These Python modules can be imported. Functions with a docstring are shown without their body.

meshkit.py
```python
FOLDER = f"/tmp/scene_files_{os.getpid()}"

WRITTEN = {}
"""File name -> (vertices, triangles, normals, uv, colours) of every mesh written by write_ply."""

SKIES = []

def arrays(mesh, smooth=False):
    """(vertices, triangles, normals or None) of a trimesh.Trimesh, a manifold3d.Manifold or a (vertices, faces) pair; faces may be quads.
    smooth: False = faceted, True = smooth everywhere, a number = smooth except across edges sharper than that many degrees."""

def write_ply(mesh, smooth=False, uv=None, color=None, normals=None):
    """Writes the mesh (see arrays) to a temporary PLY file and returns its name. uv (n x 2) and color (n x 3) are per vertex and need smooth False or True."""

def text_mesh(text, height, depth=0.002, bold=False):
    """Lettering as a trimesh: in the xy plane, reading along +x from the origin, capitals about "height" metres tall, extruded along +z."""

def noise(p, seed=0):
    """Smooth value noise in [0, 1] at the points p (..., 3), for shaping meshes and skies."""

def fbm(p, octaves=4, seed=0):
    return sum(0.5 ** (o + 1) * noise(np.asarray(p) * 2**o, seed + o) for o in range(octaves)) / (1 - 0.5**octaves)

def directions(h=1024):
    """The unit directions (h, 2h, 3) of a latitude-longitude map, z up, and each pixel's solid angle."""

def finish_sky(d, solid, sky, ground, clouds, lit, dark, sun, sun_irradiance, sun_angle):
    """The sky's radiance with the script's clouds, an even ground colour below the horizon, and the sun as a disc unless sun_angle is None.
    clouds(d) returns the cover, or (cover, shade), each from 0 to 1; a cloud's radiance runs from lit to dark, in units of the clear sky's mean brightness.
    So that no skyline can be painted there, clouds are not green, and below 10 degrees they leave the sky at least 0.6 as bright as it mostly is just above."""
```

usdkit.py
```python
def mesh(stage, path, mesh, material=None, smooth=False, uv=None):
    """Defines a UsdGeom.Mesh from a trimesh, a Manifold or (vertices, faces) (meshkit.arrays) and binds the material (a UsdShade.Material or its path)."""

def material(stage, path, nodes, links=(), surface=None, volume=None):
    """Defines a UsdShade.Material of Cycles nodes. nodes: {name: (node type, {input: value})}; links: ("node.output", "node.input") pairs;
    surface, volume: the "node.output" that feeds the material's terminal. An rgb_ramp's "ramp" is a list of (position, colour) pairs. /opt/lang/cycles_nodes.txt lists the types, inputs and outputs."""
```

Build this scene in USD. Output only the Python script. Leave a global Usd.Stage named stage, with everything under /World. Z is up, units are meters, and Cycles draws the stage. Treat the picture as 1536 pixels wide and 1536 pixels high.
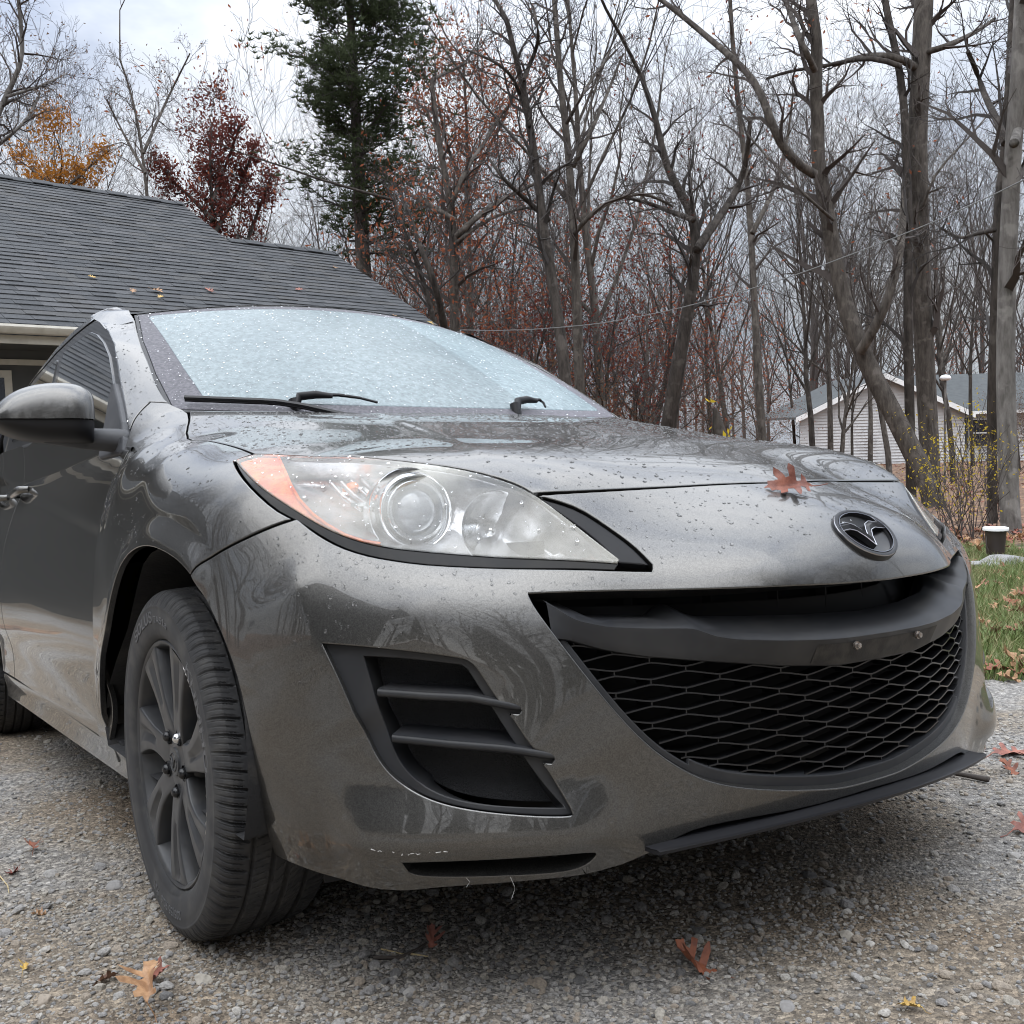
import math, random
import numpy as np, trimesh, usdkit, meshkit
import shapely
from shapely.geometry import Polygon, LineString, Point
from shapely.ops import unary_union
from scipy.spatial import Delaunay, cKDTree
from scipy.interpolate import RBFInterpolator
from pxr import Usd, UsdGeom, UsdLux, UsdShade, Gf, Sdf, Vt

stage = Usd.Stage.CreateInMemory()
UsdGeom.SetStageUpAxis(stage, UsdGeom.Tokens.z)
UsdGeom.SetStageMetersPerUnit(stage, 1.0)
UsdGeom.Xform.Define(stage, '/World'); UsdGeom.Scope.Define(stage, '/World/Looks')
EXPOSURE = 1.2
PI = math.pi
rng = np.random.default_rng(7)

# ---------------------------------------------------------------- camera, sky, sun
ZLOW, ZHIGH = .30, 1.95                               # an overcast sky is brighter overhead than at the horizon
PITCH, ROLL, CAMZ = math.radians(-4.6), math.radians(-1.6), 0.708
def cam_axes(yaw, pitch, roll):
    fw = np.array([math.cos(yaw)*math.cos(pitch), math.sin(yaw)*math.cos(pitch), math.sin(pitch)])
    r = np.cross(fw, [0, 0, 1]); r /= np.linalg.norm(r); u = np.cross(r, fw)
    return np.array([r*math.cos(roll)+u*math.sin(roll), -r*math.sin(roll)+u*math.cos(roll), fw])
CW = cam_axes(PI/2, PITCH, ROLL)                      # camera axes in the world (rows: right, up, forward)
CAMP = np.array([0, 0, CAMZ])
cam = UsdGeom.Camera.Define(stage, '/World/camera')
mc = np.eye(4); mc[0, :3] = CW[0]; mc[1, :3] = CW[1]; mc[2, :3] = -CW[2]; mc[3, :3] = CAMP
cam.AddTransformOp().Set(Gf.Matrix4d(*mc.ravel().tolist()))
cam.CreateFocalLengthAttr(24.0); cam.CreateHorizontalApertureAttr(24.0); cam.CreateVerticalApertureAttr(24.0)
cam.CreateClippingRangeAttr(Gf.Vec2f(0.05, 2000)); cam.CreateExposureAttr(EXPOSURE)
cam.CreateFStopAttr(0.0)

SUN_EL, SUN_AZ = math.radians(48), math.radians(200)    # direction towards the brightest part of the cloud
sd = np.array([math.sin(SUN_AZ)*math.cos(SUN_EL), math.cos(SUN_AZ)*math.cos(SUN_EL), math.sin(SUN_EL)])
usdkit.material(stage, '/World/Looks/sky_material', {
    'tc': ('texture_coordinate', {}),
    'map': ('mapping', {'scale': (1.0, 1.0, 2.6)}),
    'n1': ('noise_texture', {'scale': 2.1, 'detail': 7.0, 'roughness': 0.55, 'distortion': 0.25}),
    'n2': ('noise_texture', {'scale': 5.0, 'detail': 6.0, 'roughness': 0.6}),
    'r1': ('rgb_ramp', {'ramp': [(0.34, (4.9, 5.5, 6.8)), (0.46, (7.2, 7.7, 8.6)), (0.58, (9.4, 9.7, 10.2)), (0.72, (11.0, 11.2, 11.6))]}),
    'r2': ('rgb_ramp', {'ramp': [(0.30, (0.03, 0.03, 0.03)), (0.42, (0.0, 0.0, 0.0))]}),
    'sky': ('sky_texture', {'sky_type': 'single_scattering', 'sun_disc': False, 'sun_elevation': SUN_EL, 'sun_rotation': SUN_AZ}),
    'nz': ('separate_xyz', {}), 'zc': ('math', {'math_type': 'maximum', 'value2': 0.0}), 'zp': ('math', {'math_type': 'power', 'value2': 1.7}), 'zg': ('map_range', {'from_min': 0.0, 'from_max': 1.0, 'to_min': ZLOW, 'to_max': ZHIGH, 'clamp': True}), 'cz': ('mix', {'mix_type': 'multiply', 'fac': 1.0}),
    'mix': ('mix', {'mix_type': 'mix', 'fac': 0.94}),
    'bg': ('background_shader', {'strength': 0.1}),
}, [('tc.generated', 'map.vector'), ('map.vector', 'n1.vector'), ('map.vector', 'n2.vector'), ('n1.fac', 'r1.fac'),
    ('sky.color', 'mix.color1'), ('r1.color', 'cz.color1'), ('tc.generated', 'nz.vector'), ('nz.z', 'zc.value1'), ('zc.value', 'zp.value1'), ('zp.value', 'zg.value'), ('zg.result', 'cz.color2'), ('cz.color', 'mix.color2'), ('mix.color', 'bg.color')], surface='bg.background')
sky = UsdLux.DomeLight.Define(stage, '/World/sky')
UsdShade.MaterialBindingAPI.Apply(sky.GetPrim()).Bind(UsdShade.Material.Get(stage, '/World/Looks/sky_material'))
sky.GetPrim().SetCustomDataByKey('kind', 'structure'); sky.GetPrim().SetCustomDataByKey('label', 'pale overcast sky with grey and white cloud')
sun = UsdLux.DistantLight.Define(stage, '/World/sun')
sun.CreateIntensityAttr(0.16); sun.CreateAngleAttr(100.0); sun.CreateColorAttr(Gf.Vec3f(1.0, 0.97, 0.92)); sun.CreateNormalizeAttr(True)
zax = sd; xax = np.cross([0, 0, 1], zax); xax /= np.linalg.norm(xax); yax = np.cross(zax, xax)
ms = np.eye(4); ms[0, :3] = xax; ms[1, :3] = yax; ms[2, :3] = zax
sun.AddTransformOp().Set(Gf.Matrix4d(*ms.ravel().tolist()))

# ---------------------------------------------------------------- helpers
USED = {}
def free(path):
    n = USED.get(path, -1) + 1; USED[path] = n
    if n == 0 and stage.GetPrimAtPath(path).IsValid(): n = 1; USED[path] = 1
    return path if n == 0 else f'{path}_{n:03d}'
def tag(p, label=None, cat=None, group=None, kind=None):
    p = p.GetPrim() if hasattr(p, 'GetPrim') else p
    for k, v in (('label', label), ('category', cat), ('group', group), ('kind', kind)):
        if v: p.SetCustomDataByKey(k, v)
    return p
def thing(name, label, cat, loc=(0, 0, 0), rotz=0.0, group=None, matrix=None, scale=None):
    x = UsdGeom.Xform.Define(stage, free('/World/'+name))
    if matrix is not None: x.AddTransformOp().Set(Gf.Matrix4d(*np.asarray(matrix, float).ravel().tolist()))
    else:
        x.AddTranslateOp().Set(Gf.Vec3d(*map(float, loc)))
        if rotz: x.AddRotateZOp().Set(float(math.degrees(rotz)))
        if scale is not None: x.AddScaleOp().Set(Gf.Vec3f(*([float(scale)]*3 if np.ndim(scale) == 0 else map(float, scale))))
    return tag(x, label, cat, group)
def MAT(m): return UsdShade.Material.Get(stage, '/World/Looks/'+m)
def put(name, mesh, mat, parent=None, smooth=False, label=None, cat=None, group=None, kind=None, normals=None, color=None):
    base = str(parent.GetPath()) if parent is not None else '/World'
    path = free(base+'/'+name)
    if normals is not None:
        m = usdkit.mesh(stage, path, trimesh.Trimesh(mesh[0], mesh[1], process=False), MAT(mat))
        m.CreateNormalsAttr(Vt.Vec3fArray.FromNumpy(np.asarray(normals, np.float32))); m.SetNormalsInterpolation('vertex')
    else:
        m = usdkit.mesh(stage, path, mesh, MAT(mat), smooth=smooth)
    if color is not None:
        pv = UsdGeom.PrimvarsAPI(m).CreatePrimvar('tint', Sdf.ValueTypeNames.FloatArray, 'vertex'); pv.Set(Vt.FloatArray.FromNumpy(np.asarray(color, np.float32)))
    tag(m, label, cat, group, kind)
    return m.GetPrim()
def ref(name, src, loc, rotz=0.0, scale=1.0, label=None, group=None, cat=None, matrix=None):
    was = src.GetCustomData()
    x = thing(name, label or was.get('label'), cat or was.get('category'), loc, rotz, group or was.get('group'), matrix=matrix, scale=None if matrix is not None else scale)
    x.GetReferences().AddInternalReference(src.GetPath()); x.SetInstanceable(True)
    return x
class MB:
    def __init__(s): s.v = []; s.f = []; s.n = 0
    def add(s, v, f):
        v = np.asarray(v, float).reshape(-1, 3); f = np.asarray(f, int)
        if len(f) and f.shape[1] == 4: f = np.vstack([f[:, [0, 1, 2]], f[:, [0, 2, 3]]])
        s.v.append(v); s.f.append(f+s.n); s.n += len(v); return s
    def tm(s, t): return s.add(t.vertices, t.faces)
    def box(s, c, e, R=None):
        t = trimesh.creation.box(e); v = t.vertices
        if R is not None: v = v @ np.asarray(R).T
        return s.add(v+np.asarray(c), t.faces)
    def grid(s, P, closed_u=False, closed_v=False):
        P = np.asarray(P, float); a, b = P.shape[:2]; I = np.arange(a*b).reshape(a, b)
        if closed_u: I = np.vstack([I, I[:1]])
        if closed_v: I = np.hstack([I, I[:, :1]])
        q = np.stack([I[:-1, :-1], I[1:, :-1], I[1:, 1:], I[:-1, 1:]], -1).reshape(-1, 4)
        return s.add(P.reshape(-1, 3), q)
    def tube(s, pts, r, sides=6, cap=True):
        v, f = tube(pts, r, sides, cap); return s.add(v, f)
    def mesh(s): return np.vstack(s.v), np.vstack(s.f)
def tube(pts, r, sides=6, cap=True):
    pts = np.asarray(pts, float); n = len(pts); r = np.broadcast_to(np.asarray(r, float), (n,))
    t = np.gradient(pts, axis=0); t /= np.linalg.norm(t, axis=1, keepdims=True)+1e-12
    up = np.array([0, 0, 1.0]) if abs(t[:, 2]).mean() < .8 else np.array([1.0, 0, 0])
    a = np.cross(t, up); a /= np.linalg.norm(a, axis=1, keepdims=True)+1e-12; b = np.cross(a, t)
    th = np.linspace(0, 2*PI, sides, endpoint=False)
    P = pts[:, None]+r[:, None, None]*(a[:, None]*np.cos(th)[None, :, None]-b[:, None]*np.sin(th)[None, :, None])
    I = np.arange(n*sides).reshape(n, sides); J = np.roll(I, -1, 1)
    q = np.stack([I[:-1], J[:-1], J[1:], I[1:]], -1).reshape(-1, 4); f = np.vstack([q[:, [0, 2, 1]], q[:, [0, 3, 2]]])
    v = P.reshape(-1, 3)
    if cap:
        k = len(v); v = np.vstack([v, pts[0], pts[-1]])
        f = np.vstack([f, np.stack([I[0], J[0], np.full(sides, k)], -1), np.stack([J[-1], I[-1], np.full(sides, k+1)], -1)])
    return v, f[:, ::-1]
def mirror(mesh): return mesh[0]*[1, -1, 1], mesh[1][:, ::-1]
def sstep(x): x = np.clip(x, 0, 1); return x*x*(3-2*x)
def pixdir(px, py):
    d = CW[2]*1536+CW[0]*(px-768)-CW[1]*(py-768); return d/d[1]      # per metre of depth along y
def at(px, py, d): return CAMP+pixdir(px, py)*d

# ---------------------------------------------------------------- materials
def pmat(name, color, rough=0.5, metal=0.0, coat=0.0, spec=0.5, noise=None, bump=None, extra=None, space='object'):
    """principled with optional colour noise (scale, other colour, lo, hi) and bump (scale, strength, distance)"""
    n = {'p': ('principled_bsdf', dict({'base_color': color, 'roughness': rough, 'metallic': metal, 'coat_weight': coat, 'coat_roughness': 0.03, 'specular_ior_level': spec}, **(extra or {})))}
    l = []
    src = 'tc.object' if space == 'object' else 'geo.position'
    if noise or bump: n['tc' if space == 'object' else 'geo'] = ('texture_coordinate', {}) if space == 'object' else ('geometry', {})
    if noise:
        n['n'] = ('noise_texture', {'scale': noise[0], 'detail': 6.0, 'roughness': 0.6}); n['r'] = ('rgb_ramp', {'ramp': [(noise[2], color), (noise[3], noise[1])]})
        l += [(src, 'n.vector'), ('n.fac', 'r.fac'), ('r.color', 'p.base_color')]
    if bump:
        n['bn'] = ('noise_texture', {'scale': bump[0], 'detail': 5.0, 'roughness': 0.6}); n['b'] = ('bump', {'strength': bump[1], 'distance': bump[2]})
        l += [(src, 'bn.vector'), ('bn.fac', 'b.height'), ('b.normal', 'p.normal')]
    return usdkit.material(stage, '/World/Looks/'+name, n, l, surface='p.BSDF')

def make_materials():
    # metallic paint with clear coat, fine flake and a film of road dust
    usdkit.material(stage, '/World/Looks/car_paint', {
        'tc': ('texture_coordinate', {}), 'fl': ('voronoi_texture', {'scale': 900.0}), 'bw': ('map_range', {'from_min': 0.0, 'from_max': 1.0, 'to_min': 0.70, 'to_max': 1.30}),
        'cm': ('mix', {'mix_type': 'multiply', 'fac': 1.0, 'color1': (.088, .0855, .0805)}), 'sep': ('separate_color', {}),
        'dn': ('noise_texture', {'scale': 7.0, 'detail': 8.0, 'roughness': .65}), 'dr': ('map_range', {'from_min': .5, 'from_max': .75, 'to_min': .018, 'to_max': .10, 'clamp': True}),
        'p': ('principled_bsdf', {'metallic': .93, 'roughness': .32, 'coat_weight': 1.0, 'coat_roughness': .02, 'coat_ior': 1.55})},
        [('tc.object', 'fl.vector'), ('fl.color', 'sep.color'), ('sep.r', 'bw.value'), ('bw.result', 'cm.color2'), ('cm.color', 'p.base_color'), ('tc.object', 'dn.vector'), ('dn.fac', 'dr.value'), ('dr.result', 'p.coat_roughness')], surface='p.BSDF')
    pmat('black_trim', (.010, .0105, .012), .46, spec=.42, bump=(900, .12, .0006), noise=(9, (.024, .0235, .023), .45, .75))
    pmat('satin_black', (.007, .007, .008), .45, spec=.28, bump=(700, .1, .0005))
    pmat('gloss_black', (.006, .006, .0065), .22, spec=.45)
    pmat('matt_black', (.006, .006, .007), .75)
    pmat('liner_black', (.010, .010, .011), .85, bump=(120, .5, .004), noise=(14, (.035, .032, .028), .5, .8))
    pmat('emblem_black', (.008, .008, .009), .34, spec=.4)
    pmat('dark_chrome', (.40, .40, .42), .15, metal=1.0)
    pmat('chrome', (.80, .81, .82), .12, metal=1.0)
    pmat('steel', (.35, .33, .31), .4, metal=1.0, noise=(300, (.18, .12, .08), .45, .7))
    pmat('bare_metal', (.62, .60, .58), .35, metal=1.0, noise=(90, (.12, .11, .10), .5, .62))
    pmat('dark_steel', (.05, .05, .055), .6, metal=.5)
    pmat('brake_steel', (.14, .13, .125), .45, metal=1.0)
    pmat('reflector', (.62, .62, .63), .22, metal=.9, bump=(60, .15, .01), noise=(11, (.30, .29, .29), .42, .65))
    pmat('projector_glass', (.10, .115, .14), .04, coat=1.0, spec=.8)
    pmat('amber', (.62, .085, .010), .25, coat=.5, bump=(160, .6, .004), noise=(45, (.80, .20, .03), .40, .62))
    pmat('gasket_black', (.004, .004, .004), .12, spec=.18, noise=(18, (.010, .009, .008), .5, .7))
    pmat('rubber_black', (.012, .012, .013), .5)
    pmat('frame_black', (.014, .0145, .016), .32, coat=.6)
    pmat('plastic_grey', (.026, .027, .030), .55, bump=(800, .15, .0006), noise=(16, (.040, .041, .044), .45, .65))
    pmat('dark_glass', (.006, .007, .008), .03, spec=.75, coat=1.0)
    pmat('fine_mesh_black', (.012, .0125, .014), .5, bump=(330, .9, .004))
    pmat('wheel_black', (.020, .0205, .022), .40, spec=.5, bump=(900, .06, .0004), noise=(22, (.034, .033, .031), .48, .72))
    pmat('tyre_rubber', (.016, .016, .017), .70, bump=(420, .25, .0012), noise=(26, (.042, .040, .037), .46, .74))
    pmat('tyre_letter', (.050, .051, .054), .5)
    usdkit.material(stage, '/World/Looks/lens_plastic', {'fr': ('fresnel', {'IOR': 1.5}), 'tr': ('transparent_bsdf', {'color': (.93, .94, .94)}), 'gl': ('glossy_bsdf', {'color': (.95, .95, .95), 'roughness': .03}),
        'tc': ('texture_coordinate', {}), 'n': ('noise_texture', {'scale': 5.0, 'detail': 5.0}), 'mr': ('map_range', {'from_min': .35, 'from_max': .7, 'to_min': .04, 'to_max': .19, 'clamp': True}),
        'df': ('diffuse_bsdf', {'color': (.80, .77, .66)}), 'm1': ('mix_closure', {}), 'm2': ('mix_closure', {})},
        [('tc.object', 'n.vector'), ('n.fac', 'mr.value'), ('mr.result', 'm1.fac'), ('tr.BSDF', 'm1.closure1'), ('df.BSDF', 'm1.closure2'), ('fr.fac', 'm2.fac'), ('m1.closure', 'm2.closure1'), ('gl.BSDF', 'm2.closure2')], surface='m2.closure')
    # windscreen: misted glass with a fine skin of rain
    usdkit.material(stage, '/World/Looks/windshield_glass', {'tc': ('texture_coordinate', {}), 'v': ('voronoi_texture', {'scale': 150.0, 'randomness': 1.0}), 'n': ('noise_texture', {'scale': 60.0, 'detail': 5.0, 'roughness': .7}), 'n2': ('noise_texture', {'scale': 3.0, 'detail': 4.0}),
        'r': ('rgb_ramp', {'ramp': [(.30, (.045, .070, .076)), (.48, (.088, .128, .138)), (.66, (.15, .195, .208))]}), 'vr': ('rgb_ramp', {'ramp': [(.06, (.25, .28, .3)), (.24, (.95, .95, .95)), (.5, (1.1, 1.1, 1.1)), (1.0, (1.2, 1.2, 1.2))]}), 'mx': ('mix', {'mix_type': 'multiply', 'fac': .8}), 'lr': ('rgb_ramp', {'ramp': [(.35, (.70, .76, .77)), (.62, (1.15, 1.12, 1.10))]}), 'lm': ('mix', {'mix_type': 'multiply', 'fac': 1.0}),
        'b': ('bump', {'strength': .35, 'distance': .003}), 'p': ('principled_bsdf', {'roughness': .5, 'coat_weight': .5, 'coat_roughness': .06})},
        [('tc.object', 'v.vector'), ('tc.object', 'n.vector'), ('n.fac', 'r.fac'), ('v.distance', 'vr.fac'), ('r.color', 'mx.color1'), ('vr.color', 'mx.color2'), ('mx.color', 'lm.color1'), ('tc.object', 'n2.vector'), ('n2.fac', 'lr.fac'), ('lr.color', 'lm.color2'), ('lm.color', 'p.base_color'), ('n.fac', 'b.height'), ('b.normal', 'p.coat_normal'), ('b.normal', 'p.normal')], surface='p.BSDF')
    pmat('frit_glass', (.075, .073, .083), .5, spec=.25, noise=(120, (.13, .125, .14), .42, .6), bump=(160, .3, .002))
    pmat('dusty_scuff', (.034, .031, .027), .62, spec=.3, noise=(38, (.016, .015, .014), .40, .60), bump=(300, .3, .001)); pmat('white_scuff', (.40, .40, .39), .6)
    usdkit.material(stage, '/World/Looks/water', {'p': ('principled_bsdf', {'base_color': (1, 1, 1), 'roughness': .02, 'transmission_weight': 1.0, 'ior': 1.33})}, [], surface='p.BSDF')
make_materials()

CARCAM = [1.90519, -1.36647, 0.70508, 2.54758, 0.01426, -0.05537]
CTRL_I = [[[8500,0,2200],[8320,-2000,2200],[7700,-4000,2200],[7000,-5450,2200],[5900,-6750,2200],[4550,-7700,2200],[3300,-8000,2200],[0,-8250,2200],[-3500,-8320,2200],[-7000,-8350,2200],[-11000,-8350,2200],[8750,0,3300],[8550,-2000,3300],[7750,-4300,3300],[7080,-5750,3300],[6000,-7000,3300],[4750,-7900,3300],[3600,-8320,3300],[0,-8400,3300],[-4000,-8450,3300],[-7000,-8500,3300],[-11000,-8500,3300],[9000,0,4800],[8770,-2000,4800],[7750,-4400,4800],[7000,-5750,4800],[6100,-6850,4800],[5050,-7780,4800],[3850,-8420,4800],[1500,-8720,4800],[-1500,-8800,4800],[-4200,-8720,4800],[-8000,-8740,4800],[-11000,-8740,4800],[9080,0,6000],[8800,-2000,6000],[7480,-4400,6000],[6840,-5620,6000],[6200,-6700,6000],[5000,-7720,6000],[3700,-8380,6000],[1500,-8760,6000],[-1500,-8840,6000],[-4200,-8720,6000],[-8000,-8720,6000],[-11000,-8720,6000],[8300,0,7000],[7900,-1800,7000],[7050,-3700,7000],[6220,-5100,7000],[5520,-6350,7000],[4700,-7450,7000],[3500,-8200,7000],[1500,-8660,7000],[-1500,-8760,7000],[-4200,-8680,7000],[-8000,-8660,7000],[-11000,-8680,7000],[6220,0,8000],[5950,-2800,8000],[3750,-7100,8000],[3000,-7850,8000],[1200,-8420,8000],[-1500,-8560,8000],[-4200,-8500,8000],[-8000,-8480,8000],[-11000,-8500,8000],[7520,0,7450],[7000,-2000,7440],[6000,0,8060],[4000,0,8640],[3600,-3000,8630],[2800,-5000,8640],[2500,-6600,8480],[2000,-7650,8420],[6220,-4610,7530],[5900,-4680,7710],[5300,-4910,7940],[4790,-5230,8090],[4120,-5680,8250],[3500,-6200,8370],[2000,0,9110],[1800,-3500,8990],[1300,-5500,8870],[0,0,9490],[0,-3500,9400],[-200,-5500,9190],[-400,-6900,9050],[-1000,-7900,8860],[-2000,0,9850],[-2000,-3500,9780],[-2000,-5600,9620],[-2200,-7000,9320],[-3300,-8000,9050],[-3600,0,10120],[-3600,-3500,10080],[-3600,-5600,10000],[-4000,-6650,9900],[-5000,0,10350],[-5000,-3500,10320],[-5000,-5600,10260],[-5000,-7000,10050],[-5500,-7800,9450],[-9000,-7800,9450]],[[8500,0,2200],[8320,-2000,2200],[7700,-4000,2200],[7000,-5450,2200],[5900,-6750,2200],[4550,-7700,2200],[3300,-8000,2200],[0,-8250,2200],[-3500,-8320,2200],[-7000,-8350,2200],[-11000,-8350,2200],[8750,0,3300],[8550,-2000,3300],[7750,-4300,3300],[7080,-5750,3300],[6000,-7000,3300],[4750,-7900,3300],[3600,-8320,3300],[0,-8400,3300],[-4000,-8450,3300],[-7000,-8500,3300],[-11000,-8500,3300],[9000,0,4800],[8770,-2000,4800],[7750,-4400,4800],[7000,-5750,4800],[6100,-6850,4800],[5050,-7780,4800],[3850,-8420,4800],[1500,-8720,4800],[-1500,-8800,4800],[-4200,-8720,4800],[-8000,-8740,4800],[-11000,-8740,4800],[9080,0,6000],[8800,-2000,6000],[7480,-4400,6000],[6840,-5620,6000],[6200,-6700,6000],[5000,-7720,6000],[3700,-8380,6000],[1500,-8760,6000],[-1500,-8840,6000],[-4200,-8720,6000],[-8000,-8720,6000],[-11000,-8720,6000],[8300,0,7000],[7900,-1800,7000],[7050,-3700,7000],[6220,-5100,7000],[5520,-6350,7000],[4700,-7450,7000],[3500,-8200,7000],[1500,-8660,7000],[-1500,-8760,7000],[-4200,-8680,7000],[-8000,-8660,7000],[-11000,-8680,7000],[6220,0,8000],[5950,-2800,8000],[3750,-7100,8000],[3000,-7850,8000],[1200,-8420,8000],[-1500,-8560,8000],[-4200,-8500,8000],[-8000,-8480,8000],[-11000,-8500,8000],[7520,0,7450],[7000,-2000,7440],[6000,0,8060],[4000,0,8640],[3600,-3000,8630],[2800,-5000,8640],[2500,-6600,8480],[2000,-7650,8420],[6220,-4610,7530],[5900,-4680,7710],[5300,-4910,7940],[4790,-5230,8090],[4120,-5680,8250],[3500,-6200,8370],[2000,0,9110],[1800,-3500,8990],[1300,-5500,8870],[0,0,9490],[0,-3500,9400],[-200,-5500,9190],[-400,-6900,9050],[-1000,-7900,8860],[-2000,0,9850],[-2000,-3500,9780],[-2000,-5600,9620],[-2200,-7000,9320],[-3300,-8000,9050],[-3600,0,10120],[-3600,-3500,10080],[-3600,-5600,10000],[-4000,-6650,9900],[-11745,-5841,13878],[-10351,-6132,13206],[-9119,-6359,12565],[-7990,-6521,11945],[-7111,-6648,11433],[-6400,-6750,10999],[-5861,-6771,10678],[-5446,-6774,10429],[-13001,-6652,13889],[-11842,-6725,13589],[-10558,-6848,13104],[-9318,-6997,12502],[-8345,-7167,11818],[-7671,-7298,11306],[-6588,-7473,10595],[-5727,-7630,9976],[-5409,-7724,9599],[-14200,-6520,14250],[-13000,-6000,14370]]]
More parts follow.
